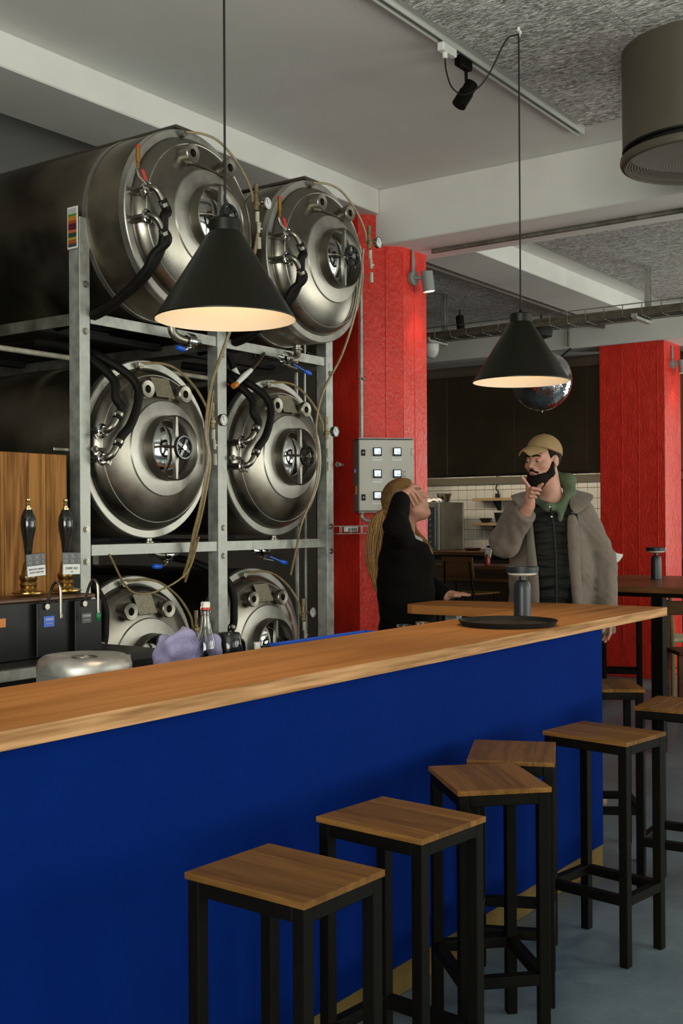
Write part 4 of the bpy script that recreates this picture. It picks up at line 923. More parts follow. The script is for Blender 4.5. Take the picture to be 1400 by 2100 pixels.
MB().lathe([(0, -.03), (.02, -.03), (.022, -.01), (.05, .0), (.085, .01), (.09, .05), (.085, .075), (0, .078)], c=(0, 0, -.055), seg=28).build('housing', BLACK_M, mo); MB().cyl((0, 0, .02), (0, 0, .14), .008, seg=8).build('stem', BLACK_M, mo)
# spots and globe in the rear bay
rs = empty('rear_spotlight', (9.2, 5.17, 3.43), 0, 'small black spotlight hanging from a thin rail on the rear ceiling', 'spotlight')
MB().box((0, 0, -.008), (.02, 1.5, .016)).build('rail', BLACK_M, rs, 0); MB().cyl((0, .03, -.01), (0, .03, -.10), .006, seg=8).build('arm', BLACK_M, rs); MB().cyl((0, .03, -.08), (-.03, .0, -.22), .036, seg=18).build('barrel', BLACK_M, rs); MB().lathe([(.03, 0), (0, 0)], c=(-.0305, -.0005, -.2215), seg=16).build('lens', mat('amber_lens', (.5, .2, .05), .3, emit=.5, ecol=(1, .5, .2)), rs)
gb = empty('globe_lamp', (8.35, 5.0, 2.99), 0, 'white globe lamp under the cable tray beside the front red column', 'lamp')
MB().cyl((0, 0, -.005), (0, 0, .01), .05, seg=20).build('base', WHITE, gb); MB().lathe([(.0, -.14), (.03, -.135), (.055, -.11), (.068, -.07), (.068, -.02), (.05, -.0)], seg=28).build('globe', mat('opal_globe', (.70, .69, .66), .35), gb)
wb = empty('wall_bracket_sensor', (10.10, 4.50, 2.95), 0, 'small black sensor box on a thin arm beside the rear red column', 'sensor')
MB().tube([(0.0, .0, .15), (-.02, .03, .12), (-.05, .22, -.02)], .009, 6).build('arm', BLACK_M, wb); MB().box((-.055, .24, -.07), (.04, .05, .13), b=.004).build('box', BLACK_M, wb, 0)
dr = empty('drop_conduit', (10.095, 4.52, 3.12), 0, 'thin grey conduit running down the rear beam beside the second column', 'conduit')
MB().tube([(0, 0, 0), (0, 0, .31)], .013, 8).build('pipe', GALV_D, dr)

# ------------------------------------------------------------------ kitchen
HOOD_M = mat('brown_steel_hood', (.085, .062, .034), .45, .3, .3, 2)
hd_ = empty('extractor_hood', (11.0, 6.0, 1.96), 0, 'long dark brown kitchen extractor hood with vertical panel joints', 'extractor hood')
for k in range(5):
    MB().box((0, 1.62-k*.83, .545), (.02, .826, 1.07), b=.003).build('front_panel', HOOD_M, hd_, 0)
MB().box((.6, -.04, 1.08), (1.2, 4.15, .02)).build('top_panel', HOOD_M, hd_, 0); MB().box((.6, 2.03, .545), (1.2, .02, 1.07)).build('side_panel', HOOD_M, hd_, 0); MB().box((.6, -2.1, .545), (1.2, .02, 1.07)).build('side_panel', HOOD_M, hd_, 0)
MB().box((.02, -.04, -.0), (.05, 4.15, .035)).build('gutter', STEEL_D, hd_, 0)
MB().box((.06, -.04, .11), (.05, 3.6, .03)).build('added_light_box', STEEL_D, hd_, 0); MB().box((1.17, -.04, -.02), (.04, 4.1, .085)).build('rear_shade_strip', mat('olive_shade', (.10, .085, .05), .6), hd_, 0)  # box for the added light; rear olive strip stands in for shade on tiles
area_light('added_tile_light', (11.1, 5.96, 2.05), (12.2, 5.96, 1.35), 3.6, .08, 17, (1, .86, .66))  # unseen light added behind the hood front to brighten the tiles
struct('wall_over_hood', MB().box((11.15, 6.1, (3.05+ZC)/2), (.06, 4.4, ZC-3.05)), WALL_BR)
KW = wood('kitchen_counter_wood', (.16, .075, .03), (.07, .032, .013), 1, 5, .4, 1., .08, .0, .15)
kc = empty('kitchen_counter', (11.55, 6.0, 0), 0, 'dark kitchen pass counter with brown wooden top beneath the tiled wall', 'counter')
MB().box((0, .0, .54), (.62, 4.2, 1.06)).build('cabinet', WALL_DK2 if 'WALL_DK2' in globals() else BLACK_M, kc, 0); MB().box((0, 0, 1.095), (.72, 4.3, .045), b=.004).build('worktop', KW, kc, 0)
for k in range(5): MB().box((-.315, 1.68-k*.84, .55), (.012, .82, .95), b=.003).build('door', mat('dark_brown_front', (.05, .028, .014), .5, 0, .2, 3), kc, 0)
MB().box((-.34, 0, .80), (.05, 4.2, .03)).build('rail', KW, kc, 0)
ov = empty('kitchen_oven', (11.58, 6.955, 1.118), 0, 'tall stainless oven with a black control strip standing on the kitchen counter', 'oven')
MB().box((0, 0, .28), (.56, .58, .56), b=.006).build('body', mat('oven_steel', (.20, .185, .15), .4, .75, .2, 6), ov, 0); MB().box((-.284, -.175, .27), (.012, .12, .46), b=.003).build('control_panel', BLACK_G, ov, 0); MB().box((-.284, .09, .28), (.012, .36, .50), b=.003).build('door', mat('oven_glass', (.05, .045, .035), .2, .6), ov, 0)
MB().cyl((-.31, -.09, .06), (-.31, -.09, .50), .009, seg=8).build('handle', STEEL_P, ov); MB().box((-.279, -.272, .28), (.03, .036, .555), b=.004).build('edge_post', STEEL, ov, 0); MB().box((.272, -.285, .28), (.02, .016, .555), b=.003).build('edge_post', STEEL, ov, 0)
for k in range(6): MB().cyl((-.288, -.175, .10+.065*k), (-.30, -.175, .10+.065*k), .014, seg=10).build('knob', GALV_D, ov)
bw = empty('mixing_bowl', (11.60, 6.78, 1.6785), 0, 'steel mixing bowl on top of the kitchen oven', 'bowl')
MB().lathe([(0, .002), (.052, .002), (.056, .006), (.088, .098), (.092, .100), (.092, .103), (.086, .101), (.05, .009), (0, .008)], seg=40).build('bowl_shell', STEEL, bw)
cl2 = bmesh.new(); bmesh.ops.create_grid(cl2, x_segments=18, y_segments=14, size=1)
for v_ in cl2.verts: v_.co = Vector((v_.co.x*.08, v_.co.y*.13, max(.004, .02+.014*math.sin(v_.co.x*7+v_.co.y*3)+.014*math.sin(v_.co.y*6-1)+.006*math.cos(v_.co.x*9))))
bmesh.ops.solidify(cl2, geom=cl2.faces[:], thickness=.006)
mm = bpy.data.meshes.new('tea_towel'); cl2.to_mesh(mm); cl2.free(); mm.materials.append(mat('white_towel', (.55, .52, .47), .9)); mm.polygons.foreach_set('use_smooth', [True]*len(mm.polygons))
to = bpy.data.objects.new('tea_towel', mm); COL.objects.link(to); to.location = (11.42, 6.86, 1.679); tag(to, 'rumpled white tea towel on the oven in front of the steel bowl', 'towel')
pp = empty('paper_roll', (11.83, 7.33, 1.1185), 0, 'tall white roll standing between oven and tiled wall beside the red column', 'roll')
MB().cyl((0, 0, 0), (0, 0, .83), .055, seg=24).build('roll', WHITE, pp); MB().cyl((0, 0, -.001), (0, 0, .01), .07, seg=24).build('foot', WHITE, pp)
SHW = wood('pale_shelf_wood', (.36, .26, .14), (.22, .15, .075), 1, 6, .55, .8, .08, .1)
for z, lab in ((1.712, 'upper pale wooden wall shelf on the tiled kitchen wall, empty but for a cord'), (1.418, 'lower wooden wall shelf carrying dark bowls on the tiled kitchen wall')):
    s_ = empty('wall_shelf', (12.11, 6.10, z), 0, lab, 'shelf', 'kitchen wall shelves')
    MB().box((0, 0, 0), (.22, 1.06, .035), b=.003).build('shelf_board', SHW, s_, 0)
    for y in (.26, -.30):
        o_ = MB().prism([(.10, -.018), (.10, -.13), (.07, -.13), (-.06, -.018)], -.02, .02).build('bracket', BLACK_M, s_, 0); o_.rotation_euler = (PI/2, 0, 0); o_.location = (0, y, 0)
hk = empty('hanging_cord', (12.20, 6.40, 1.965), 0, 'dark cord with a plug hanging on the tiles above the upper shelf', 'cord')
MB().tube(spline([(0, 0, .03), (0, -.005, -.06), (0, .012, -.12), (-.005, -.02, -.16), (0, -.005, -.20)], 5), .008, 6).build('cord', BLACK_M, hk); MB().box((0, -.005, -.205), (.03, .05, .05), b=.004).build('plug', BLACK_M, hk, 0)
for (y, z, r, h, lab) in ((6.50, 1.436, .085, .055, 'low dark bowl on the lower kitchen shelf'), (6.33, 1.436, .055, .12, 'tall dark pot on the lower kitchen shelf beside the low bowl')):
    o_ = MB().lathe([(0, 0), (r*.55, 0), (r, h), (r*.96, h), (r*.5, .008), (0, .008)], c=(0, 0, 0), seg=28).build('kitchen_bowl', BLACK_G, None); o_.location = (12.10, y, z); tag(o_, lab, 'bowl')
o_ = MB().lathe([(0, 0), (.07, 0), (.10, .03), (.096, .033), (.066, .006), (0, .006)], seg=36).build('frying_pan', STEEL, None); o_.location = (11.45, 6.32, 1.118); tag(o_, 'shallow shiny pan on the kitchen counter beside the oven', 'pan')
for (y, r, h, m_, lab) in ((5.945, .05, .085, STEEL, 'small steel cup on the kitchen counter near the man\'s elbow'), (6.09, .032, .06, BLACK_G, 'short dark jar on the kitchen counter between pan and cup'), (5.78, .05, .06, WHITE, 'pale little tub on the kitchen counter next to the steel cup')):
    o_ = MB().lathe([(0, 0), (r*.9, 0), (r, h), (r*.93, h), (r*.85, .006), (0, .006)], seg=24).build('kitchen_cup', m_, None); o_.location = (11.42, y, 1.118); tag(o_, lab, 'cup')
# red bottle with white label on a dark table in front of the counter
st2 = empty('pass_table', (9.90, 5.35, 0), 0, 'dark high table in front of the kitchen, carrying the red sauce bottle', 'table')
MB().box((0, 0, 1.015), (.55, 1.9, .03), b=.004).build('table_top', KW, st2, 0)
for x in (-.22, .22):
    for y in (-.85, .85): MB().box((x, y, .50), (.05, .05, 1.0)).build('leg', BLACK, st2, 0)
rb_ = empty('sauce_bottle', (9.725, 5.207, 1.0305), 0, 'red bottle with a white card on the dark table before the kitchen', 'bottle')
MB().lathe([(0, 0), (.026, 0), (.028, .006), (.028, .075), (.018, .10), (.014, .11), (0, .11)], seg=24).build('body', mat('red_sauce', (.28, .035, .02), .3), rb_)
MB().box((-.004, -.01, .125), (.012, .066, .09), rot=(.14, 0, 0), b=.003).build('white_card', PRINT_W, rb_, 0)

# ------------------------------------------------------------------ people: distance fields turned into one skin surface each
def grid_axis(segs):
    out = []
    for a, b, h in segs:
        n = max(1, int(round((b-a)/h))); out += [a+(b-a)*i/n for i in range(n)]
    return np.array(out+[segs[-1][1]], np.float32)
class SDF:
    def __init__(s, xs, ys, zs):
        s.ax = (xs, ys, zs); s.f = np.full((len(xs), len(ys), len(zs)), 9., np.float32)
    def sl(s, lo, hi):
        r = []
        for a, l, h in zip(s.ax, lo, hi):
            i, j = np.searchsorted(a, l), np.searchsorted(a, h); r.append(slice(max(0, i-1), min(len(a), j+1)))
        return tuple(r)
    def pts(s, S):
        return np.meshgrid(*[a[q] for a, q in zip(s.ax, S)], indexing='ij')
    def put(s, S, d, k, sub=False, inter=False):
        a = s.f[S]
        if sub: a, d = -a, d
        if k > 0:
            h = np.clip(.5+.5*(d-a)/k, 0, 1); r = d*(1-h)+a*h-k*h*(1-h)
        else: r = np.minimum(a, d)
        s.f[S] = -r if sub else r
    def cap(s, a, b, ra, rb, k=.02, sub=False, sc_=(1, 1, 1)):
        a, b = np.array(a, float), np.array(b, float); m = max(ra, rb)*max(1, *[1/q for q in sc_])+max(k, .02)+.03
        S = s.sl(np.minimum(a, b)-m, np.maximum(a, b)+m); X = s.pts(S)
        sc_ = np.array(sc_); A = a*sc_; d = (b-a)*sc_; P = [X[i]*sc_[i]-A[i] for i in range(3)]
        dd = max(1e-9, float(d @ d)); t = np.clip((P[0]*d[0]+P[1]*d[1]+P[2]*d[2])/dd, 0, 1)
        q = np.sqrt(sum((P[i]-t*d[i])**2 for i in range(3)))-(ra+(rb-ra)*t)
        s.put(S, (q/max(sc_)).astype(np.float32), k, sub); return s
    def ell(s, c, r, k=.02, R=None, sub=False):
        c = np.array(c, float); r = np.array(r, float); m = max(r)+max(k, .02)+.02
        S = s.sl(c-m, c+m); X = s.pts(S); P = [X[i]-c[i] for i in range(3)]
        if R is not None: P = [sum(R[j][i]*P[j] for j in range(3)) for i in range(3)]
        k0 = np.sqrt(sum((P[i]/r[i])**2 for i in range(3)))+1e-9; k1 = np.sqrt(sum((P[i]/r[i]**2)**2 for i in range(3)))+1e-9
        s.put(S, (k0*(k0-1)/k1).astype(np.float32), k, sub); return s
    def cut(s, fn):
        """keep only where fn(X, Y, Z) < 0"""
        X = np.meshgrid(*s.ax, indexing='ij', sparse=True); s.f = np.maximum(s.f, np.broadcast_to(fn(*X), s.f.shape).astype(np.float32)); return s
    def warp(s, fn):
        X = np.meshgrid(*s.ax, indexing='ij', sparse=True); s.f = s.f+np.broadcast_to(fn(*X), s.f.shape).astype(np.float32); return s
    def mesh(s, name, m, parent=None, relax=1):
        f = s.f; f = f.copy(); f[0] = f[-1] = 9; f[:, 0] = f[:, -1] = 9; f[:, :, 0] = f[:, :, -1] = 9
        ins = f < 0; n = f.shape; c = ins[:-1, :-1, :-1].astype(np.int8); cnt = np.zeros(c.shape, np.int8)
        for i in (0, 1):
            for j in (0, 1):
                for k in (0, 1): cnt += ins[i:n[0]-1+i, j:n[1]-1+j, k:n[2]-1+k]
        act = (cnt > 0) & (cnt < 8); idx = np.full(act.shape, -1, np.int64); I = np.argwhere(act); idx[act] = np.arange(len(I))
        acc = np.zeros((len(I), 3)); num = np.zeros(len(I)); cor = [(i, j, k) for i in (0, 1) for j in (0, 1) for k in (0, 1)]
        val = {q: f[I[:, 0]+q[0], I[:, 1]+q[1], I[:, 2]+q[2]] for q in cor}
        for a in cor:
            for d in range(3):
                if a[d] == 0:
                    b = list(a); b[d] = 1; b = tuple(b); va, vb = val[a], val[b]; x = (va < 0) != (vb < 0)
                    t = np.where(x, va/np.where(x, va-vb, 1), 0); p = np.zeros((len(I), 3)); p[:] = a; p[:, d] += t
                    acc += p*x[:, None]; num += x
        g = I+acc/num[:, None]
        V = np.stack([np.interp(g[:, i], np.arange(n[i]), s.ax[i]) for i in range(3)], 1)
        F = []
        for d in range(3):
            e = [(1, 0, 0), (0, 1, 0), (0, 0, 1)][d]; u, w_ = [(1, 2), (2, 0), (0, 1)][d]
            A = ins[:n[0]-e[0], :n[1]-e[1], :n[2]-e[2]]; B = ins[e[0]:, e[1]:, e[2]:]; E = np.argwhere(A != B); flip = A[E[:, 0], E[:, 1], E[:, 2]]
            ok = (E[:, u] > 0) & (E[:, w_] > 0); E = E[ok]; flip = flip[ok]; q = []
            for du, dw in ((-1, -1), (0, -1), (0, 0), (-1, 0)):
                C = E.copy(); C[:, u] += du; C[:, w_] += dw; q.append(idx[C[:, 0], C[:, 1], C[:, 2]])
            Q = np.stack(q, 1); Q[~flip] = Q[~flip][:, ::-1]; F.append(Q)
        F = np.concatenate(F); F = F[(F >= 0).all(1)]
        for _ in range(relax):
            S = np.zeros_like(V); N = np.zeros(len(V))
            for a in range(4):
                b = F[:, (a+1) % 4]; np.add.at(S, F[:, a], V[b]); np.add.at(N, F[:, a], 1); np.add.at(S, b, V[F[:, a]]); np.add.at(N, b, 1)
            V = V*.55+.45*S/np.maximum(N, 1)[:, None]
        me = bpy.data.meshes.new(name); me.from_pydata(V.tolist(), [], F.tolist()); me.materials.append(m)
        me.polygons.foreach_set('use_smooth', np.ones(len(me.polygons), bool)); me.update()
        o = bpy.data.objects.new(name, me); COL.objects.link(o)
        if parent: o.parent = parent
        return o

def head_frame(c, yaw_, pitch_, roll_=0):
    """columns: head's left-right axis, face direction, up; yaw_ turns the face, pitch_ lifts the chin"""
    fwd = Vector((math.sin(yaw_)*math.cos(pitch_), -math.cos(yaw_)*math.cos(pitch_), math.sin(pitch_)))
    side = fwd.cross(Vector((0, 0, 1))).normalized()*-1
    up = fwd.cross(side).normalized(); up = up if up.z > 0 else -up
    return np.array([list(side), list(fwd), list(up)]).T, np.array(c)
def hp(fr, p): return tuple(fr[0] @ np.array(p)+fr[1])
def add_head(s, fr, w=1., female=False):
    R = fr[0]; H = lambda *p: hp(fr, p)
    s.ell(H(0, -.014, .040), (.076*w, .098, .092), .01, R)
    s.ell(H(0, .030, -.040), (.060*w, .062, .085), .035, R)
    s.ell(H(0, .058, -.097), (.030*w, .026, .024), .03, R)
    for q in (-1, 1):
        s.cap(H(q*.052*w, .01, -.055), H(q*.022, .058, -.100), .018, .016, .03)
        s.ell(H(q*.046*w, .062, -.022), (.022, .020, .020), .022, R)
        s.cap(H(q*.008, .088, .026), H(q*.042*w, .072, .026), .012, .011, .014)
    for q in (-1, 1): s.ell(H(q*.031, .099, .002), (.017, .016, .0105), .010, R, True)
    for q in (-1, 1): s.ell(H(q*.031, .0765, .002), (.0145, .0135, .013), .004, R)
    s.cap(H(0, .086, .014), H(0, .110 if not female else .112, -.028), .0085, .0110, .010)
    for q in (-1, 1): s.ell(H(q*.012, .096, -.033), (.009, .010, .0075), .008, R)
    s.ell(H(0, .087, -.052), (.026, .012, .016), .010, R)
    s.cap(H(-.018, .087, -.058), H(.018, .087, -.058), .0055, .0055, .006); s.cap(H(-.015, .088, -.0665), H(.015, .088, -.0665), .006, .006, .005)
    s.cap(H(-.02, .100, -.0622), H(.02, .100, -.0622), .0035, .0035, .003, True)
    for q in (-1, 1):
        s.ell(H(q*.079*w, -.008, -.002), (.009, .019, .032), .006, R)
        s.ell(H(q*.090*w, -.004, .000), (.007, .010, .018), .004, R, True)
    return s
def hand(s, wrist, knuckles, fingers, thumb, pr=.026, k=.008):
    """palm from the wrist to each knuckle, then every finger as its own chain of joints"""
    wv = np.array(wrist); kn = [np.array(q) for q in knuckles]
    for q in kn: s.cap(wv*.75+q*.25, q, pr*.62, .0125, .012)
    s.cap(wv, wv*.5+sum(kn)/len(kn)*.5, pr*.92, pr*.75, .016)
    for chn in fingers:
        r = .0100
        for a, b in zip(chn[:-1], chn[1:]): s.cap(a, b, r, r-.0010, .004); r -= .0010
    r = .0125
    for a, b in zip(thumb[:-1], thumb[1:]): s.cap(a, b, r, r-.0015, .008); r -= .0015
SKIN_M = mat('skin_man', (.50, .25, .175), .5, 0, .12, 40, .05, 220, spec=.35)
SKIN_W = mat('skin_woman', (.54, .27, .185), .5, 0, .10, 40, .04, 220, spec=.35)
def polyd(Z, zs, vs): return np.interp(Z, zs, vs)

# ---- the man -------------------------------------------------------------------------------------------------------
RZP = yaw-PI/2        # local x = to the right of the view, local y = away from it
MF = 6.0; mx0 = (1130-700)*MF/2333.9
mloc = F_*MF+R_*mx0
MAN = (mloc.x, mloc.y, 0)
mh = head_frame((-.045, -.02, 1.776), math.radians(-47), math.radians(-1))
J = dict(nb=(.012, .03, 1.555), shL=(.168, .03, 1.512), shR=(-.168, .03, 1.512), elL=(.290, .06, 1.245), wrL=(.285, -.01, .985), elR=(-.262, -.20, 1.365), wrR=(-.178, -.37, 1.535),
         hipL=(.095, .03, .93), hipR=(-.085, .03, .93), knL=(.15, -.03, .50), knR=(-.11, .0, .50), anL=(.17, -.05, .085), anR=(-.12, .05, .085))
def man_base(s, o=0., arms=True, legs=True, head=True):
    s.cap((.005, .03, 1.0), (.008, .04, 1.20), .140+o, .145+o, .05, sc_=(1, 1.35, 1)); s.cap((.008, .04, 1.20), (.008, .04, 1.42), .145+o, .150+o, .05, sc_=(.95, 1.35, 1))
    s.cap((-.125, .035, 1.485), (.125, .035, 1.485), .068+o, .068+o, .06); s.cap((-.09, .04, 1.53), (.10, .04, 1.53), .05+o, .05+o, .06)
    if legs:
        for q in 'LR': s.cap(J['hip'+q], J['kn'+q], .088+o, .060+o, .05).cap(J['kn'+q], J['an'+q], .058+o, .040+o, .03)
    if arms:
        for q in 'LR': s.cap(J['sh'+q], J['el'+q], .056+o, .043+o, .04).cap(J['el'+q], J['wr'+q], .043+o, .029+o, .02)
    if head: s.cap(J['nb'], hp(mh, (0, -.03, -.05)), .060, .055, .03)
    return s
zs_m = grid_axis([(-.0, .8, .016), (.8, 1.04, .006), (1.04, 1.5, .008), (1.5, 1.95, .0042)])
s = SDF(grid_axis([(-.40, .40, .0052)]), grid_axis([(-.62, -.30, .0048), (-.30, .24, .0062)]), zs_m)
man_base(s); add_head(s, mh)
for q, y in (('L', -.05), ('R', .05)): s.cap((J['an'+q][0], y+.02, .045), (J['an'+q][0]+(.02 if q == 'L' else -.02), y-.15, .035), .042, .036, .03)
hand(s, (-.176, -.385, 1.555), [(-.190, -.425, 1.632), (-.186, -.438, 1.616), (-.186, -.425, 1.597), (-.186, -.410, 1.580)],
     [[(-.190, -.425, 1.632), (-.205, -.455, 1.648), (-.220, -.482, 1.662), (-.232, -.502, 1.673)],
      [(-.186, -.438, 1.616), (-.178, -.478, 1.622), (-.150, -.480, 1.618), (-.137, -.462, 1.612)],
      [(-.186, -.425, 1.597), (-.180, -.462, 1.602), (-.154, -.466, 1.599), (-.142, -.448, 1.594)],
      [(-.186, -.410, 1.580), (-.182, -.444, 1.583), (-.162, -.448, 1.581), (-.153, -.430, 1.578)]],
     [(-.165, -.385, 1.590), (-.147, -.400, 1.615), (-.134, -.425, 1.632), (-.124, -.445, 1.643)])
hand(s, (.284, -.015, .965), [(.292, -.045, .905), (.289, -.022, .900), (.284, .0, .900), (.278, .02, .905)],
     [[(.296, -.045, .905), (.292, -.050, .868), (.280, -.054, .842)], [(.291, -.022, .900), (.285, -.026, .856), (.270, -.03, .826)], [(.284, .0, .900), (.276, -.002, .86), (.262, -.006, .832)], [(.276, .02, .905), (.268, .018, .872), (.256, .014, .85)]],
     [(.278, -.035, .945), (.262, -.055, .915), (.252, -.06, .885)])
# open left-hand fingers read below the bar top
man = s.mesh('person', SKIN_M); man.location = MAN; man.rotation_euler = (0, 0, RZP)
tag(man, 'bearded man in a tan cap and open grey-brown coat, pointing beyond the bar corner', 'person')
def msdf(h=.0085, z0=.8, z1=1.75, x0=-.45, x1=.45, y0=-.55, y1=.28): return SDF(grid_axis([(x0, x1, h)]), grid_axis([(y0, y1, h)]), grid_axis([(z0, z1, h)]))
COAT = mat('taupe_coat_cloth', (.15, .115, .090), .85, 0, .15, 30, .25, 260, sheen=.1)
COAT_IN = mat('coat_lining', (.13, .105, .085), .9)
VEST = mat('black_quilted_vest', (.0032, .003, .0024), .6, 0, .2, 20, .1, 150, spec=.2)
HOODIE = mat('green_hoodie_cloth', (.085, .115, .062), .9, 0, .2, 30, .2, 200)
CAPM = mat('ochre_cap_cloth', (.31, .20, .085), .85, 0, .12, 30, .15, 260)
HAIR_M = mat('dark_brown_hair', (.008, .0048, .003), .7, 0, .3, 60, .5, 200, spec=.15)
TROU = mat('charcoal_trousers', (.02, .02, .022), .85)
# coat: body, skirt and sleeves, opened down the front
s = msdf(.008, .86, 1.70, -.46, .46, -.50, .30)
s.cap((.01, .055, .90), (.012, .06, 1.22), .205, .185, .05, sc_=(.86, 1.28, 1)); s.cap((.012, .06, 1.22), (.01, .06, 1.43), .185, .185, .05, sc_=(.92, 1.3, 1))
s.cap((-.15, .045, 1.480), (.15, .045, 1.480), .083, .083, .05); s.cap((-.10, .06, 1.54), (.11, .06, 1.54), .05, .05, .05)
s.cap((.165, .03, 1.495), (.292, .065, 1.255), .078, .066, .018).cap((.292, .065, 1.255), (.292, .0, .975), .067, .056, .014)
s.cap((-.170, .03, 1.50), (-.268, -.19, 1.365), .080, .076, .02).cap((-.268, -.19, 1.365), (-.196, -.335, 1.495), .074, .058, .016)
s.cap((-.268, -.17, 1.35), (-.255, -.12, 1.34), .075, .07, .03)
s.cap((.05, .0, .88), (.24, .03, .90), .09, .10, .05, sc_=(1, 1.2, 1))
s.cap((-.05, .0, .88), (-.22, .03, .90), .09, .10, .05, sc_=(1, 1.2, 1))
fold = lambda X, Y, Z: .007*np.sin(30*X+8*Z+2.5*np.sin(6*Z))*np.clip((1.48-Z)*3, 0, 1)*np.clip((.24-np.abs(X))*20, 0, 1)+.0032*np.sin(38*Z-60*X+45*Y+3*np.sin(17*Z+9*X))*np.clip(np.abs(X)-.16, 0, .08)*12+.0015*np.sin(90*Z+70*X+40*Y+3*np.sin(31*X+22*Z))
s.warp(fold)
def opening(X, Y, Z):
    l = polyd(Z, [.86, 1.05, 1.25, 1.45, 1.56, 1.62], [-.105, -.098, -.112, -.118, -.105, -.10]); r = polyd(Z, [.86, 1.05, 1.25, 1.45, 1.52, 1.62], [.105, .092, .070, .066, .085, .13])
    inside = np.minimum(np.minimum(X-l, r-X), -.005-Y)
    return inside
s.cut(opening)
s.cut(lambda X, Y, Z: np.minimum(1.045-np.abs(Z-0)+np.zeros_like(X), np.maximum(0.0*X, -1.0)) if False else (-(Z-.862))*1.0)
# sleeve ends
cuffR = (np.array((-.178, -.37, 1.535))-np.array(J['elR'])); cuffR /= np.linalg.norm(cuffR)
def cuffcut(X, Y, Z):
    d = (X+.190)*cuffR[0]+(Y+.345)*cuffR[1]+(Z-1.508)*cuffR[2]
    near = .14-np.sqrt((X+.19)**2+(Y+.345)**2+(Z-1.508)**2)
    return np.minimum(d, near)
s.cut(cuffcut)
coat = s.mesh('coat', COAT, man)
# turned-out collar, storm flap and opened front edges
def sheet(name, rows, m, parent, th=.007, sub=2):
    me = bpy.data.meshes.new(name); n = len(rows[0]); vs = [p for r in rows for p in r]
    me.from_pydata(vs, [], [(i*n+j, i*n+j+1, (i+1)*n+j+1, (i+1)*n+j) for i in range(len(rows)-1) for j in range(n-1)])
    me.materials.append(m); o = bpy.data.objects.new(name, me); COL.objects.link(o)
    a = o.modifiers.new('s', 'SOLIDIFY'); a.thickness = th; a.offset = 0; b = o.modifiers.new('u', 'SUBSURF'); b.levels = b.render_levels = sub
    dg = bpy.context.evaluated_depsgraph_get(); m2 = bpy.data.meshes.new_from_object(o.evaluated_get(dg)); o.modifiers.clear(); o.data = m2
    m2.polygons.foreach_set('use_smooth', [True]*len(m2.polygons)); o.parent = parent; return o
sheet('collar', [[(.075, .10, 1.635), (.098, .03, 1.628), (.092, -.045, 1.590), (.075, -.085, 1.535)], [(.13, .10, 1.63), (.165, .02, 1.622), (.15, -.07, 1.57), (.085, -.115, 1.515)], [(.19, .09, 1.60), (.242, .0, 1.608), (.19, -.075, 1.545), (.10, -.118, 1.48)]], COAT, man)
sheet('collar', [[(-.055, .10, 1.625), (-.085, .03, 1.62), (-.095, -.04, 1.585), (-.10, -.08, 1.535)], [(-.12, .09, 1.622), (-.16, .0, 1.612), (-.15, -.06, 1.57), (-.12, -.10, 1.51)], [(-.18, .07, 1.595), (-.238, -.04, 1.602), (-.19, -.075, 1.545), (-.13, -.10, 1.48)]], COAT, man)
sheet('front_edge', [[(.066, -.075, 1.50), (.062, -.10, 1.40), (.064, -.115, 1.26), (.080, -.125, 1.10), (.098, -.125, .90)], [(.090, -.095, 1.50), (.092, -.125, 1.40), (.088, -.138, 1.26), (.10, -.145, 1.10), (.118, -.145, .90)], [(.12, -.07, 1.50), (.13, -.10, 1.40), (.13, -.115, 1.26), (.135, -.12, 1.10), (.15, -.12, .90)]], COAT, man)
sheet('front_edge', [[(-.112, -.07, 1.50), (-.108, -.10, 1.36), (-.092, -.12, 1.22), (-.085, -.13, 1.08), (-.09, -.13, .90)], [(-.125, -.09, 1.50), (-.125, -.12, 1.36), (-.112, -.14, 1.22), (-.108, -.145, 1.08), (-.112, -.145, .90)], [(-.15, -.07, 1.50), (-.15, -.10, 1.36), (-.145, -.115, 1.22), (-.14, -.12, 1.08), (-.145, -.12, .90)]], COAT_IN, man)
sheet('pocket_flap', [[(.335, .03, 1.30), (.362, .03, 1.285), (.392, .035, 1.288)], [(.338, .035, 1.27), (.360, .03, 1.262), (.380, .035, 1.265)], [(.340, .04, 1.24), (.352, .035, 1.238), (.360, .04, 1.240)]], mat('flap_white', (.55, .54, .52), .7), man, .006)
# quilted vest
s = msdf(.0075, .93, 1.60, -.24, .24, -.24, .24)
man_base(s, .010, False, False, False); s.cut(lambda X, Y, Z: Z-1.575+.10*np.clip(.09-np.abs(X+.005), 0, .09)*4*(Y < .04))
s.warp(lambda X, Y, Z: -.007*np.abs(np.sin(PI*(Z+.25*np.abs(X)*.25)/.058))-.002*np.sin(40*X+13*np.sin(30*Z)))
s.cut(lambda X, Y, Z: np.abs(X)-.128+0*Y+0*Z); vest = s.mesh('vest', VEST, man)
MB().tube([(.002, -.108, .95), (.0, -.128, 1.10), (-.002, -.126, 1.30), (-.010, -.115, 1.44), (-.02, -.085, 1.54)], .006, 8).build('zip', BLACK_M, vest)
for p in ((-.030, -.106, 1.535), (-.022, -.118, 1.484)): MB().ball(p, .0075, 12, 8).build('snap', STEEL_P, vest)
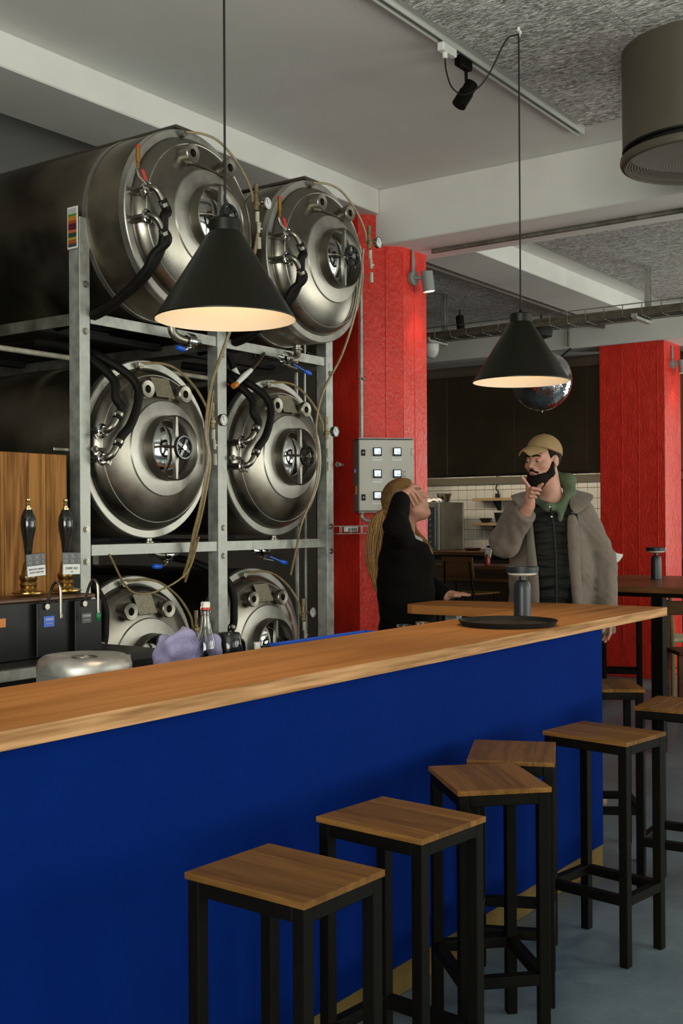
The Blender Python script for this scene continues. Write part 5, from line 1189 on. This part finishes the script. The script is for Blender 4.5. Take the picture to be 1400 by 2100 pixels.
# hoodie collar and hood
s = msdf(.0065, 1.40, 1.75, -.22, .24, -.20, .22)
s.cap((-.09, .0, 1.565), (-.03, -.07, 1.535), .026, .024, .02).cap((-.03, -.07, 1.535), (.04, -.065, 1.535), .020, .022, .02).cap((.04, -.065, 1.535), (.098, .0, 1.605), .024, .030, .02)
s.cap((.098, .0, 1.605), (.105, .07, 1.675), .032, .036, .02).cap((.105, .07, 1.675), (.03, .135, 1.69), .036, .042, .03).cap((.03, .135, 1.69), (-.07, .10, 1.64), .042, .034, .03).cap((-.07, .10, 1.64), (-.09, .0, 1.565), .034, .026, .02)
s.cap((.045, -.055, 1.535), (.028, -.092, 1.47), .020, .014, .015)
s.mesh('hood', HOODIE, man)
# trousers and shoes
s = msdf(.012, .04, 1.0, -.3, .3, -.3, .25); man_base(s, .016, False, True, False); s.cut(lambda X, Y, Z: np.maximum(Z-.99, .07-Z)); s.mesh('trousers', TROU, man)
for q, y in (('L', -.05), ('R', .05)):
    x = J['an'+q][0]; dx = .02 if q == 'L' else -.02
    s = SDF(grid_axis([(x-.12, x+.12, .007)]), grid_axis([(y-.26, y+.14, .007)]), grid_axis([(-.03, .16, .007)]))
    s.cap((x, y+.04, .05), (x+dx, y-.16, .042), .050, .044, .03); s.cap((x, y+.02, .06), (x, y+.02, .11), .05, .048, .03); s.cut(lambda X, Y, Z: np.maximum(-Z+.0, Z-.13)); s.mesh('shoe', mat('tan_boot', (.20, .12, .05), .6, 0, .2, 20), man)
# cap
H = lambda *p: hp(mh, p)
s = SDF(grid_axis([(-.30, .18, .0045)]), grid_axis([(-.28, .20, .0045)]), grid_axis([(1.70, 1.94, .0045)]))
s.ell(H(0, -.012, .048), (.088, .108, .096), .01, mh[0])
Rm = mh[0]; cc = mh[1]
def capcut(X, Y, Z):
    d = (X-cc[0])*Rm[0][2]+(Y-cc[1])*Rm[1][2]+(Z-cc[2])*Rm[2][2]; fy = (X-cc[0])*Rm[0][1]+(Y-cc[1])*Rm[1][1]+(Z-cc[2])*Rm[2][1]
    return (.046+.34*fy*(fy > 0)+.25*fy*(fy < 0)*.9)-d
s.cut(capcut)
cap_ = s.mesh('cap', CAPM, man)
rows = []
for i, (yy, hw, zz) in enumerate(((.062, .078, .076), (.095, .076, .080), (.130, .070, .071), (.160, .055, .058), (.172, .030, .050))):
    rows.append([H(hw*u, yy-(.022*abs(u)**2.2 if i < 4 else .01*abs(u)**2), zz-.030*abs(u)**2) for u in (-1, -.66, -.33, 0, .33, .66, 1)])
sheet('cap_brim', rows, CAPM, man, .007)
MB().ball(H(0, -.012, .1435), (.006, .006, .003), 12, 8).build('cap_button', CAPM, man)
# hair under the cap, beard, brows, eyes
s = SDF(grid_axis([(-.20, .12, .0045)]), grid_axis([(-.20, .16, .0045)]), grid_axis([(1.58, 1.90, .0045)]))
s.ell(H(0, -.016, .035), (.0795, .101, .092), .01, mh[0])
def haircut(X, Y, Z):
    q = [(X-cc[0])*Rm[0][i]+(Y-cc[1])*Rm[1][i]+(Z-cc[2])*Rm[2][i] for i in range(3)]
    front = q[1]-(.035+.35*(q[2]-.03)); low = -.045-.25*(q[1]+.06)*0-q[2]+.02*np.clip(q[1]*10, 0, 1)*3
    ear = .028-np.sqrt((q[1]+.006)**2+(q[2]-.0)**2)
    return np.maximum(np.maximum(front, low), ear)
s.cut(haircut); s.mesh('hair', HAIR_M, man)
s = SDF(grid_axis([(-.20, .10, .0038)]), grid_axis([(-.20, .12, .0038)]), grid_axis([(1.57, 1.80, .0038)]))
s.ell(H(0, .054, -.106), (.044, .046, .042), .02, Rm); s.ell(H(0, .040, -.080), (.056, .050, .040), .02, Rm)
for q in (-1, 1): s.cap(H(q*.066, .006, -.010), H(q*.060, .018, -.060), .010, .019, .01).cap(H(q*.060, .018, -.060), H(q*.03, .06, -.098), .022, .024, .02)
s.cut(lambda X, Y, Z: .0135-np.sqrt((((X-H(0, .098, -.063)[0])/1.7)**2+((Y-H(0, .098, -.063)[1])/1.7)**2+((Z-H(0, .098, -.063)[2])/.62)**2)))
for q in (-1, 1): s.cap(H(q*.004, .097, -.0475), H(q*.030, .086, -.062), .0075, .0055, .006)
s.warp(lambda X, Y, Z: .0016*np.sin(210*X+90*Y)*np.sin(190*Z+60*X))
s.mesh('beard', HAIR_M, man)
MB().ball(H(0, .0945, -.0655), (.0165, .006, .0052), 12, 8, Matrix([list(r) for r in Rm])).build('lips', mat('lip_skin', (.42, .13, .11), .45), man)
for q in (-1, 1):
    MB().tube([H(q*.010, .101, .0235), H(q*.026, .099, .029), H(q*.048, .082, .024)], [.0045, .0055, .0030], 8).build('eyebrow', HAIR_M, man)
    e_ = MB().ball(H(q*.031, .0805, -.001), .0112, 16, 12).build('eye', mat('eye_white', (.26, .22, .19), .3), man)
    MB().ball(H(q*.031-.003, .0875, -.001), .0068, 12, 8).build('iris', mat('iris_brown', (.02, .012, .008), .15), e_)
    MB().ball(H(q*.031, .0795, .0045), (.0152, .0150, .0108), 16, 10, Matrix([list(r) for r in Rm])).build('eyelid', SKIN_M, man)

# ---- the woman -----------------------------------------------------------------------------------------------------
WF = 6.1; wloc = F_*WF+R_*((838-700)*WF/2333.9)
wh = head_frame((-.010, 0, 1.570), math.radians(90), math.radians(27))
W = lambda *p: hp(wh, p)
K = dict(shR=(-.045, -.150, 1.352), shL=(-.015, .155, 1.350), elR=(-.086, -.40, 1.452), wrR=(-.048, -.185, 1.588), elL=(.085, .20, 1.135), wrL=(.205, .105, 1.052))
def woman_base(s, o=0., arms=True, legs=True, neck=True):
    s.cap((-.005, 0, .93), (-.01, 0, 1.06), .118+o, .105+o, .05, sc_=(1.05, .8, 1)); s.cap((-.01, 0, 1.06), (-.018, 0, 1.25), .105+o, .112+o, .05, sc_=(1.02, .80, 1))
    s.ell((.045, -.07, 1.235), (.062+o, .06+o, .06+o), .05).ell((.045, .07, 1.235), (.062+o, .06+o, .06+o), .05)
    s.cap((-.035, -.13, 1.335), (-.025, .13, 1.335), .060+o, .060+o, .06)
    if legs:
        for y, x in ((-.085, -.0), (.085, .03)): s.cap((-.005, y, .88), (x, y, .47), .085+o, .055+o, .05).cap((x, y, .47), (x-.03, y, .08), .054+o, .036+o, .03)
    if arms:
        for q in 'LR': s.cap(K['sh'+q], K['el'+q], .046+o, .036+o, .03).cap(K['el'+q], K['wr'+q], .036+o, .024+o, .02)
    if neck: s.cap((-.02, 0, 1.36), W(-.0, -.03, -.055), .050, .047, .03)
    return s
s = SDF(grid_axis([(-.24, .36, .0050)]), grid_axis([(-.48, -.24, .007), (-.24, .30, .0050)]), grid_axis([(0, .9, .016), (.9, 1.38, .007), (1.38, 1.72, .0042)]))
woman_base(s); add_head(s, wh, .94, True)
for y, x in ((-.085, -.03), (.085, .0)): s.cap((x, y, .04), (x+.16, y, .03), .036, .03, .03)
hand(s, (-.045, -.175, 1.600), [(.006, -.135, 1.640), (-.004, -.142, 1.628), (-.018, -.152, 1.612), (-.034, -.160, 1.596)],
     [[(.006, -.135, 1.640), (.034, -.124, 1.614), (.050, -.110, 1.590), (.058, -.096, 1.572)],
      [(-.004, -.142, 1.628), (.018, -.132, 1.598), (.032, -.118, 1.573), (.041, -.104, 1.554)],
      [(-.018, -.152, 1.612), (.000, -.142, 1.582), (.013, -.126, 1.558), (.020, -.110, 1.542)],
      [(-.034, -.160, 1.596), (-.026, -.150, 1.572), (-.016, -.136, 1.556), (-.008, -.122, 1.546)]],
     [(-.020, -.145, 1.615), (.006, -.120, 1.648), (.030, -.090, 1.650), (.044, -.080, 1.645)], .024)
hand(s, (.212, .10, 1.064), [(.262, .070, 1.067), (.266, .088, 1.069), (.265, .106, 1.068), (.260, .124, 1.066)],
     [[(.262, .070, 1.067), (.297, .060, 1.066), (.324, .052, 1.062)], [(.266, .088, 1.069), (.304, .084, 1.068), (.334, .080, 1.062)], [(.265, .106, 1.068), (.300, .108, 1.068), (.328, .108, 1.062)], [(.260, .124, 1.066), (.288, .130, 1.066), (.312, .134, 1.062)]],
     [(.225, .075, 1.064), (.250, .045, 1.064), (.275, .035, 1.062)], .024)
wom = s.mesh('person', SKIN_W); wom.location = (wloc.x, wloc.y, 0); wom.rotation_euler = (0, 0, RZP)
tag(wom, 'blonde woman in a black sweater with a ponytail, one hand raised over her eyes', 'person')
SWEAT = mat('black_sweater', (.0048, .0042, .0035), .95, 0, .2, 40, .2, 200, spec=.1)
HAIR_B = mat('dark_blonde_hair', (.23, .115, .032), .5, 0, .45, 14, .6, 90, stretch=(1, 1, 1))
HAIR_P = mat('blonde_ponytail_hair', (.31, .150, .038), .45, 0, .4, 60)
s = SDF(grid_axis([(-.26, .28, .0075)]), grid_axis([(-.52, .30, .0075)]), grid_axis([(.84, 1.66, .0075)]))
woman_base(s, .022, True, False, False)
s.cap((-.02, 0, .88), (-.022, 0, 1.10), .135, .130, .05, sc_=(1, .82, 1)); s.cap((-.025, 0, 1.10), (-.03, 0, 1.32), .135, .115, .06, sc_=(1, .85, 1))
s.cap((-.028, -.02, 1.36), (-.03, .02, 1.385), .085, .070, .05)
s.cap(K['elR'], K['shR'], .050, .062, .03)
s.warp(lambda X, Y, Z: .005*np.sin(22*Z+14*X+3*np.sin(9*Y))+.004*np.sin(48*Z-30*Y))
n_ = np.array(K['wrR'])-np.array(K['elR']); n_ /= np.linalg.norm(n_)
s.cut(lambda X, Y, Z: np.minimum((X-K['wrR'][0])*n_[0]+(Y-K['wrR'][1])*n_[1]+(Z-K['wrR'][2])*n_[2]-.004, .10-np.sqrt((X-K['wrR'][0])**2+(Y-K['wrR'][1])**2+(Z-K['wrR'][2])**2)))
n2_ = np.array(K['wrL'])-np.array(K['elL']); n2_ /= np.linalg.norm(n2_)
s.cut(lambda X, Y, Z: np.minimum((X-K['wrL'][0])*n2_[0]+(Y-K['wrL'][1])*n2_[1]+(Z-K['wrL'][2])*n2_[2]-.004, .09-np.sqrt((X-K['wrL'][0])**2+(Y-K['wrL'][1])**2+(Z-K['wrL'][2])**2)))
s.cut(lambda X, Y, Z: np.minimum((Z-1.395)+.45*(X+.02), .16-np.sqrt((X-.01)**2+Y**2+(Z-1.42)**2)))
s.mesh('sweater', SWEAT, wom)
# white collar
s = SDF(grid_axis([(-.12, .12, .005)]), grid_axis([(-.12, .12, .005)]), grid_axis([(1.28, 1.46, .005)]))
s.cap((-.022, 0, 1.35), (-.004, 0, 1.43), .062, .056, .01); s.ell((.035, 0, 1.35), (.04, .05, .06), .03)
s.cut(lambda X, Y, Z: (Z-1.408)+.5*(X-.0)); s.mesh('shirt_collar', mat('white_shirt', (.62, .61, .62), .8), wom)
# trousers and shoes
s = SDF(grid_axis([(-.2, .25, .012)]), grid_axis([(-.25, .25, .012)]), grid_axis([(.04, 1.0, .012)])); woman_base(s, .016, False, True, False); s.cut(lambda X, Y, Z: np.maximum(Z-.95, .06-Z)); s.mesh('trousers', TROU, wom)
for y, x in ((-.085, -.03), (.085, .0)):
    s = SDF(grid_axis([(x-.1, x+.26, .007)]), grid_axis([(y-.09, y+.09, .007)]), grid_axis([(-.03, .14, .007)])); s.cap((x-.02, y, .045), (x+.16, y, .038), .044, .038, .03).cap((x, y, .05), (x, y, .10), .045, .043, .03); s.cut(lambda X, Y, Z: np.maximum(-Z, Z-.11)); s.mesh('shoe', BLACK_M, wom)
# hair: cap of combed hair, ponytail of strands, loose front lock
Rw, cw = wh
s = SDF(grid_axis([(-.16, .14, .0045)]), grid_axis([(-.13, .13, .0045)]), grid_axis([(1.44, 1.72, .0045)]))
s.ell(W(0, -.016, .043), (.0795, .1045, .0955), .01, Rw); s.cap(W(0, -.08, .03), W(0, -.118, .005), .05, .026, .03)
def hc(X, Y, Z):
    q = [(X-cw[0])*Rw[0][i]+(Y-cw[1])*Rw[1][i]+(Z-cw[2])*Rw[2][i] for i in range(3)]
    face = q[1]-(.036+.50*(q[2]-.02)); low = -q[2]-.045-.5*np.clip(-q[1], 0, .1); ear = .030-np.sqrt((q[1]+.004)**2+(q[2]+.004)**2)
    return np.maximum(np.maximum(face, low), ear)
s.cut(hc); s.warp(lambda X, Y, Z: .0012*np.sin(420*Y+60*np.sin(22*X))); s.mesh('hair', HAIR_B, wom)
rn = random.Random(5); mb = MB()
for i in range(120):
    a = rn.uniform(0, 2*PI); r = math.sqrt(rn.random()); u, v_ = r*math.cos(a), r*math.sin(a); e_ = rn.uniform(-.05, .03)
    base = Vector(W(0, -.128, .012)); pth = []
    for t, wd, p in ((0, .013, (0, 0, 0)), (.10, .022, (-.022, 0, -.006)), (.24, .036, (-.046, 0, -.075)), (.45, .040, (-.056, 0, -.16)), (.7, .036, (-.066, 0, -.25)), (.88, .024, (-.058, 0, -.33)), (1, .010, (-.048, 0, -.385+e_))):
        pth.append(base+Vector(p)+Vector((u*wd+.004*math.sin(9*t+i), v_*wd, .012*u*(t < .15))))
    mb.tube(spline(pth, 3), [.0045]+[.0052]*(3*6-2)+[.0035, .0012], 5, cap=False)
pony = mb.build('ponytail', HAIR_P, wom, 80, weld=False)
MB().torus(W(0, -.124, .010), .016, .008, M=Matrix([list(r) for r in Rw]) @ Euler((PI/2, 0, 0)).to_matrix()).build('hair_tie', BLACK_M, wom)
mb = MB()
for i in range(40):
    a = rn.uniform(0, 2*PI); r = math.sqrt(rn.random()); u, v_ = r*math.cos(a), r*math.sin(a)
    P = [Vector((.028+u*.006, .060+v_*.008, 1.455)), Vector((.040+u*.012, .045+v_*.014, 1.41)), Vector((.080+u*.016, .01+v_*.02, 1.36)), Vector((.105+u*.014, -.03+v_*.016, 1.31)), Vector((.118+u*.006, -.045+v_*.006, 1.255+rn.uniform(-.02, .02)))]
    mb.tube(spline(P, 3), [.004]*12+[.0012], 5, cap=False)
mb.build('loose_lock', HAIR_P, wom, 80, weld=False)
MB().ball(W(0, .089, -.0625), (.0165, .007, .0070), 12, 8, Matrix([list(r) for r in Rw])).build('lips', mat('lip_skin_w', (.46, .17, .14), .45), wom)
for q in (-1, 1):
    MB().tube([W(q*.012, .097, .024), W(q*.028, .095, .029), W(q*.045, .080, .024)], [.003, .0035, .002], 8).build('eyebrow', HAIR_B, wom)
    e_ = MB().ball(W(q*.031, .0800, .001), .0116, 16, 12).build('eye', mat('eye_white', (.45, .42, .40), .25), wom)
    MB().ball(W(q*.031, .0885, .0005), .0055, 12, 8).build('iris', mat('iris_brown', (.02, .012, .008), .15), e_)
    MB().ball(W(q*.031, .0785, .0015), (.0150, .0148, .0128), 16, 10, Matrix([list(r) for r in Rw])).build('eyelid', SKIN_W, wom)

# crumpled cloth round the bottle
s = SDF(grid_axis([(-.17, .17, .0045)]), grid_axis([(-.12, .12, .0045)]), grid_axis([(-.02, .28, .0045)]))
s.cap((-.095, .0, .02), (-.055, .01, .13), .036, .040, .03).cap((-.055, .01, .13), (-.01, .02, .165), .038, .032, .03).cap((-.01, .02, .15), (.04, .03, .11), .030, .028, .03).cap((.045, .02, .12), (.080, .015, .135), .028, .030, .02).cap((.080, .015, .13), (.085, .01, .03), .034, .030, .03).ell((0, .03, .05), (.10, .055, .06), .03)
s.warp(lambda X, Y, Z: .0075*np.sin(70*X+40*Z+2.5*np.sin(30*Y+20*Z))+.005*np.sin(95*Z-60*X+50*Y)); s.cut(lambda X, Y, Z: -Z+.0*X)
clo = s.mesh('cleaning_cloth', mat('lilac_cloth', (.36, .33, .56), .9, 0, .3, 16, .4, 90, sheen=.2)); clo.location = (2.835, 2.665, .9105); clo.rotation_euler = (0, 0, RZP); tag(clo, 'crumpled lilac cleaning cloth heaped around the swing-top bottle', 'cloth')
